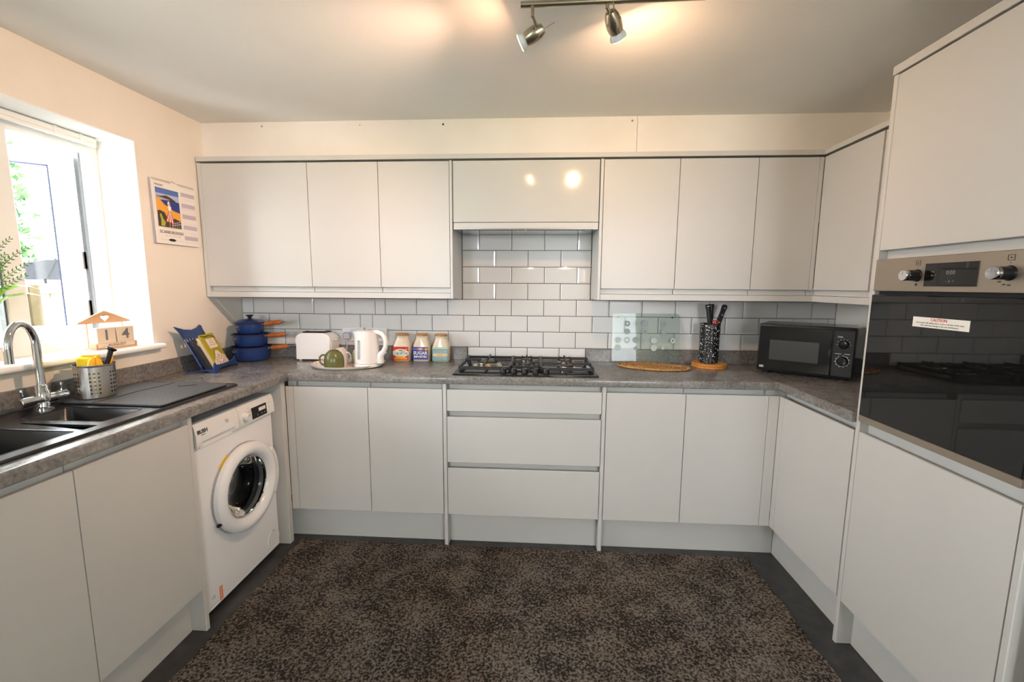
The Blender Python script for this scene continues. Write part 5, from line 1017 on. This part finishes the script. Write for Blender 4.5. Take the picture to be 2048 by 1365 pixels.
def pgp(name, mt_, pts, d=0.0): 
    def yy(z): return -0.0148 + 0.004 * z / 0.3 - d
    q = MB(); q.loft([[(x, yy(z), z) for x, z in pts], [(x, yy(z) + 0.0003, z) for x, z in pts]]); return q.build(name, mt_, t, smooth=False)
px0, px1, pz0, pz1 = -0.112, 0.022, 0.080, 0.262
def pic(pts): return [(px0 + (px1 - px0) * a, pz0 + (pz1 - pz0) * b) for a, b in pts]
pgp('picture', 'sky_pale', pic([(0, 0), (1, 0), (1, 1), (0, 1)])); pgp('picture_sky', 'sky_ink', pic([(0, .86), (1, .86), (1, 1), (0, 1)]), .0004)
pgp('picture_sea', 'sea_ink', pic([(.15, .5), (1, .40), (1, .70), (.75, .72), (.2, .70)]), .0004); pgp('picture_sand', 'sand_ink', pic([(0, .3), (1, .2), (1, .42), (.7, .46), (.35, .58), (.15, .70), (0, .76)]), .0008)
pgp('picture_hill', 'hill_ink', pic([(0, .78), (.25, .80), (.42, .83), (.6, .80), (.8, .74), (.86, .70), (.6, .71), (.2, .745), (0, .76)]), .0012); pgp('picture_town', 'town_ink', pic([(0, .765), (.55, .715), (.6, .735), (0, .785)]), .0016)
pgp('picture_terrace', 'hill_ink', pic([(0, 0), (1, 0), (1, .20), (.72, .26), (.45, .16), (.3, .38), (.12, .42), (0, .40)]), .0016); pgp('picture_plant', 'lime_ink', pic([(.10, .02), (.26, .02), (.30, .12), (.20, .22), (.14, .34), (.08, .30), (.12, .18)]), .002)
for k in range(7):
    u = k / 7; pgp('picture_dress', 'red_print' if k % 2 == 0 else 'label_white', pic([(.30 + .38 * u, .14 + .03 * math.sin(k)), (.30 + .38 * (u + 1 / 7), .14), (.49 + .07 * (u + 1 / 7), .44), (.49 + .07 * u, .44)]), .0022)
pgp('picture_figure', 'label_white', pic([(.47, .44), (.58, .44), (.60, .54), (.52, .60), (.45, .54)]), .0024); pgp('picture_figure', 'skin_ink', pic([(.50, .59), (.56, .58), (.575, .63), (.54, .66), (.50, .64)]), .0026); pgp('picture_figure', 'label_white', pic([(.46, .58), (.50, .58), (.51, .64), (.55, .665), (.50, .69), (.45, .65)]), .0026)
pgp('picture_figure', 'skin_ink', pic([(.46, .14), (.49, .14), (.485, 0.0), (.465, 0.0)]), .0018); pgp('picture_figure', 'skin_ink', pic([(.56, .14), (.59, .14), (.60, -.03), (.575, -.03)]), .0026); pgp('picture_figure', 'sand_ink', pic([(.36, .46), (.47, .46), (.46, .56), (.38, .57)]), .002)
for k in range(5): pgp('picture_railing', 'light_print', pic([(.62 + .09 * k, .0), (.63 + .09 * k, .0), (.63 + .09 * k, .10 + .02 * k), (.62 + .09 * k, .10 + .02 * k)]), .002)
pgp('picture_railing', 'light_print', pic([(.60, .055), (1, .125), (1, .14), (.60, .07)]), .0022); pgp('picture_railing', 'light_print', pic([(.60, .10), (1, .19), (1, .205), (.60, .115)]), .0022)
for k in range(5): pgp('date_band', 'lilac', [(0.038, 0.245 - 0.054 * k), (0.124, 0.245 - 0.054 * k), (0.124, 0.265 - 0.054 * k), (0.038, 0.265 - 0.054 * k)])
for k in range(10): pgp('ruled_line', 'light_print', [(0.038, 0.232 - 0.024 * k), (0.124, 0.232 - 0.024 * k), (0.124, 0.2328 - 0.024 * k), (0.038, 0.2328 - 0.024 * k)])
text('month_lettering', 'AUGUST', 0.0125, (-0.090, -0.0117, 0.275), (90, 0, 0), 'stamp_grey', t); text('place_lettering', 'SCARBOROUGH', 0.0205, (-0.040, -0.0155, 0.056), (90, 0, 0), 'stamp_grey', t, sx=0.92)
text('small_lettering', 'sands  sea  spa  harbour  castle', 0.0075, (-0.036, -0.0157, 0.040), (90, 0, 0), 'light_print', t)
pgp('emblem', 'black_print', [(-0.040 + 0.021 * math.cos(2 * PI * i / 20), 0.020 + 0.0065 * math.sin(2 * PI * i / 20)) for i in range(20)], .0004); pgp('emblem_line', 'light_print', [(-0.105, 0.0195), (0.026, 0.0195), (0.026, 0.0205), (-0.105, 0.0205)])

# ================================================================== CEILING SPOTLIGHT
t = thing('ceiling_spotlight', 'brushed nickel spotlight bar with two adjustable heads on the ceiling', 'spotlight', (1.76, -1.216, 2.165), 0)
q = MB(); q.tube([(0, 0, 0), (0.52, -0.012, 0)], 0.0085, 16); q.build('bar', 'nickel', t)
q = MB(); q.lathe([(0.05, H - 2.165 - 0.002), (0.05, 0.030), (0.045, 0.026), (0.0001, 0.026)], 32, (0.34, -0.008, 0)); q.tube([(0.34, -0.008, 0.026), (0.34, -0.008, 0.006)], 0.008, 12); q.build('ceiling_rose', 'nickel', t)
def spot(stem_x, lamp, ax, bulb_mat, beam, col):
    L = Vector(lamp) - t.location; ax = Vector(ax).normalized()
    base = L - ax * 0.078
    top = Vector((stem_x, -0.003, -0.006)); joint = base + ax * 0.016
    s1 = MB(); s1.tube([top, Vector((top.x, top.y, joint.z + 0.014))], 0.0052, 12); s1.tube([Vector((top.x, top.y, joint.z + 0.016)), joint], [0.0048, 0.0062], 12); stem = s1.build('stem', 'nickel', t)
    rot = ax.to_track_quat('Z', 'Y').to_matrix().to_4x4(); X = Matrix.Translation(base) @ rot
    h = MB(); h.lathe([(0.0135, 0.0), (0.0150, 0.0005), (0.0205, 0.014), (0.0235, 0.030), (0.0232, 0.044), (0.0205, 0.058), (0.0185, 0.056), (0.0205, 0.044)], 32, xf=X); bm = h.bm; hd_ = h.build('spot_head', 'nickel', t)
    for k in range(4):
        a = k * PI / 2 + 0.5; MB().lathe([(0.0018, -0.0006), (0.0018, 0.0004)], 8, xf=X @ Matrix.Translation((0.008 * math.cos(a), 0.008 * math.sin(a), 0))).build('vent_hole', 'gap_dark', hd_)
    for k in range(6):
        a = k * PI / 3; MB().box(0.0222, 0.0228, -0.0011, 0.0011, 0.022, 0.038, xf=X @ Matrix.Rotation(a, 4, 'Z')).build('vent_slot', 'gap_dark', hd_, smooth=False)
    b = MB(); b.lathe([(0.012, 0.050), (0.0175, 0.058), (0.0245, 0.072), (0.0252, 0.0765), (0.0236, 0.0775)], 32, xf=X); bb = b.build('bulb', 'bulb_body', t)
    e = MB(); e.lathe([(0.0228, 0.0778), (0.0225, 0.0784), (0.0001, 0.0790)], 28, xf=X); e.build('bulb_face', bulb_mat, bb)
    bl_ = bpy.data.lights.new('spot_beam', 'SPOT'); bl_.energy = beam; bl_.color = col; bl_.spot_size = math.radians(105); bl_.spot_blend = 1.0; bl_.shadow_soft_size = 0.02
    bo_ = bpy.data.objects.new('spot_beam', bl_); COL.objects.link(bo_); bo_.parent = t; bo_.location = X @ Vector((0, 0, 0.0815)); bo_.rotation_euler = ax.to_track_quat('-Z', 'Y').to_euler()
    return X
X = spot(0.034, (1.757, -1.155, 2.094), (-0.90, 0.24, -0.37), 'bulb_lit_left', BEAM_W[0], (1.0, 0.62, 0.40))
MB().tube([X @ Vector((0.010, -0.006, 0.004)), X @ Vector((0.018, -0.012, -0.036))], 0.0018, 8).build('aiming_rod', 'nickel', t)
X = spot(0.248, (2.052, -1.160, 2.098), (0.42, 0.66, -0.52), 'bulb_lit_right', BEAM_W[1], (1.0, 0.62, 0.30))
MB().tube([X @ Vector((-0.010, 0.004, 0.002)), X @ Vector((-0.016, 0.004, -0.022))], 0.0018, 8).build('aiming_rod', 'nickel', t)

# ================================================================== OUTSIDE THE WINDOW
struct(B('garden_ground', 'bounce_paving', None, -26, -0.26, -4.9, 22, -0.75, -0.55, 0)); struct(B('lawn_ground', 'grass', None, -26, 14, -22, -4.901, -0.75, -0.55, 0))  # ground made pale to throw daylight up onto the ceiling, rear lawn kept dark
t = thing('garden_fence', 'wooden panel fence with square posts outside the window', 'fence', (-3.0, 0, -0.55))
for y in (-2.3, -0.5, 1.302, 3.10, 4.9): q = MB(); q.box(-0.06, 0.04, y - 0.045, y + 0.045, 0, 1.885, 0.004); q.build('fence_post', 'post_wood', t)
for y0 in (-2.255, -0.455, 1.347, 3.145):
    B('top_rail', 'fence_wood', t, -0.028, 0.030, y0 + 0.002, y0 + 1.708, 1.80, 1.898, 0.003); B('bottom_rail', 'fence_wood', t, -0.028, 0.030, y0 + 0.002, y0 + 1.708, 0.05, 0.14, 0.003)
    for k in range(16): B('fence_board', 'fence_wood', t, -0.022 + 0.010 * (k % 2), -0.006 + 0.010 * (k % 2), y0 + 0.006 + 0.1065 * k, y0 + 0.105 + 0.1065 * k, 0.141, 1.799, 0.002)
t = thing('garden_shed', 'shed with dark felted hipped roof behind the fence', 'shed', (-5.0, 3.47, -0.55))
q = MB(); q.box(-0.95, 0.55, -0.80, 1.6, 0, 1.90); q.build('shed_walls', 'fence_wood', t, smooth=False)
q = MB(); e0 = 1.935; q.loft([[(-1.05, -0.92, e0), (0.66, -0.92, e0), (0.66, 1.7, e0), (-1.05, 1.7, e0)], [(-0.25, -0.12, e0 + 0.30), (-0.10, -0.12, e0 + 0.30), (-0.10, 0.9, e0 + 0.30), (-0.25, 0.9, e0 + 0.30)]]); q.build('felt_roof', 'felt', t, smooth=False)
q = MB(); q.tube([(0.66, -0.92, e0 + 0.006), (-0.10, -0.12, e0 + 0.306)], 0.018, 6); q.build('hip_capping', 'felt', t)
q = MB(); q.box(-1.06, 0.675, -0.935, -0.915, e0 - 0.07, e0 + 0.005); q.box(0.655, 0.675, -0.935, 1.71, e0 - 0.07, e0 + 0.005); q.build('fascia_board', 'fascia', t, smooth=False)
t = thing('neighbouring_house', 'pale rendered house with gable roof beyond the garden', 'house', (-12.0, 9.6, -0.55))
q = MB(); q.box(-3, 2.0, -2.0, 5.0, 0, 3.68); q.build('house_walls', 'render_white', t, smooth=False)
q = MB(); q.prism([(-2.25, 3.70), (1.5, 6.2), (5.25, 3.70)], -3.2, 2.25, 'yz'); q.build('house_roof', 'roof_tile', t, smooth=False)
B('eaves_board', 'eaves_tan', t, 2.0, 2.06, -1.9, 5.0, 3.56, 3.69, 0)
def tree(label, x, y, h, cr, cz, seed, n=900):
    t = thing('tree', label, 'tree', (x, y, -0.55)); r_ = random.Random(seed); q = MB(); q.tube([(0, 0, 0), (0.05, 0, h * 0.5), (0, 0.05, h * 0.9)], [0.09, 0.06, 0.02], 8)
    for k in range(7):
        a = k * 0.9; q.tube([(0, 0, h * (0.3 + 0.08 * k)), (cr * 0.7 * math.cos(a), cr * 0.7 * math.sin(a), h * (0.42 + 0.08 * k))], [0.03, 0.008], 6)
    q.build('trunk', 'bark', t)
    bm = bmesh.new()
    for k in range(n):
        d = Vector((r_.gauss(0, 1), r_.gauss(0, 1), r_.gauss(0, 1))).normalized() * (r_.random() ** 0.4); p = Vector((d.x * cr, d.y * cr, cz + d.z * h * 0.42)); s_ = r_.uniform(0.05, 0.11)
        u = Vector((r_.gauss(0, 1), r_.gauss(0, 1), r_.gauss(0, 1))).normalized() * s_; v = u.orthogonal().normalized() * s_ * 0.6
        bm.faces.new([bm.verts.new(p + w_) for w_ in (-u, v, u, -v)])
    me = bpy.data.meshes.new('foliage'); bm.to_mesh(me); bm.free(); me.materials.append(M['leaf_tree']); o = bpy.data.objects.new('foliage', me); COL.objects.link(o); o.parent = t; o['kind'] = 'stuff'
tree('bushy green garden tree seen through the left of the window', -7.6, 4.60, 4.4, 0.50, 3.0, 5)

# things that repeat carry one phrase each
for stem_, phrase in (('base_cabinet', 'pale grey base cabinets'), ('wall_cabinet', 'pale grey wall cabinets'), ('plinth', 'plinths under the base cabinets'), ('upstand', 'worktop upstands'), ('light_rail', 'light rails under the wall cabinets'), ('wall_socket', 'double sockets behind the kettle'), ('knife', 'knives in the speckled pot'), ('cork_mat', 'cork mats under the knife pot'), ('number_block', 'number blocks of the block calendar')):
    for o in bpy.data.objects:
        if o.parent is None and o.name.split('.')[0] == stem_ and 'label' in o: o['group'] = phrase
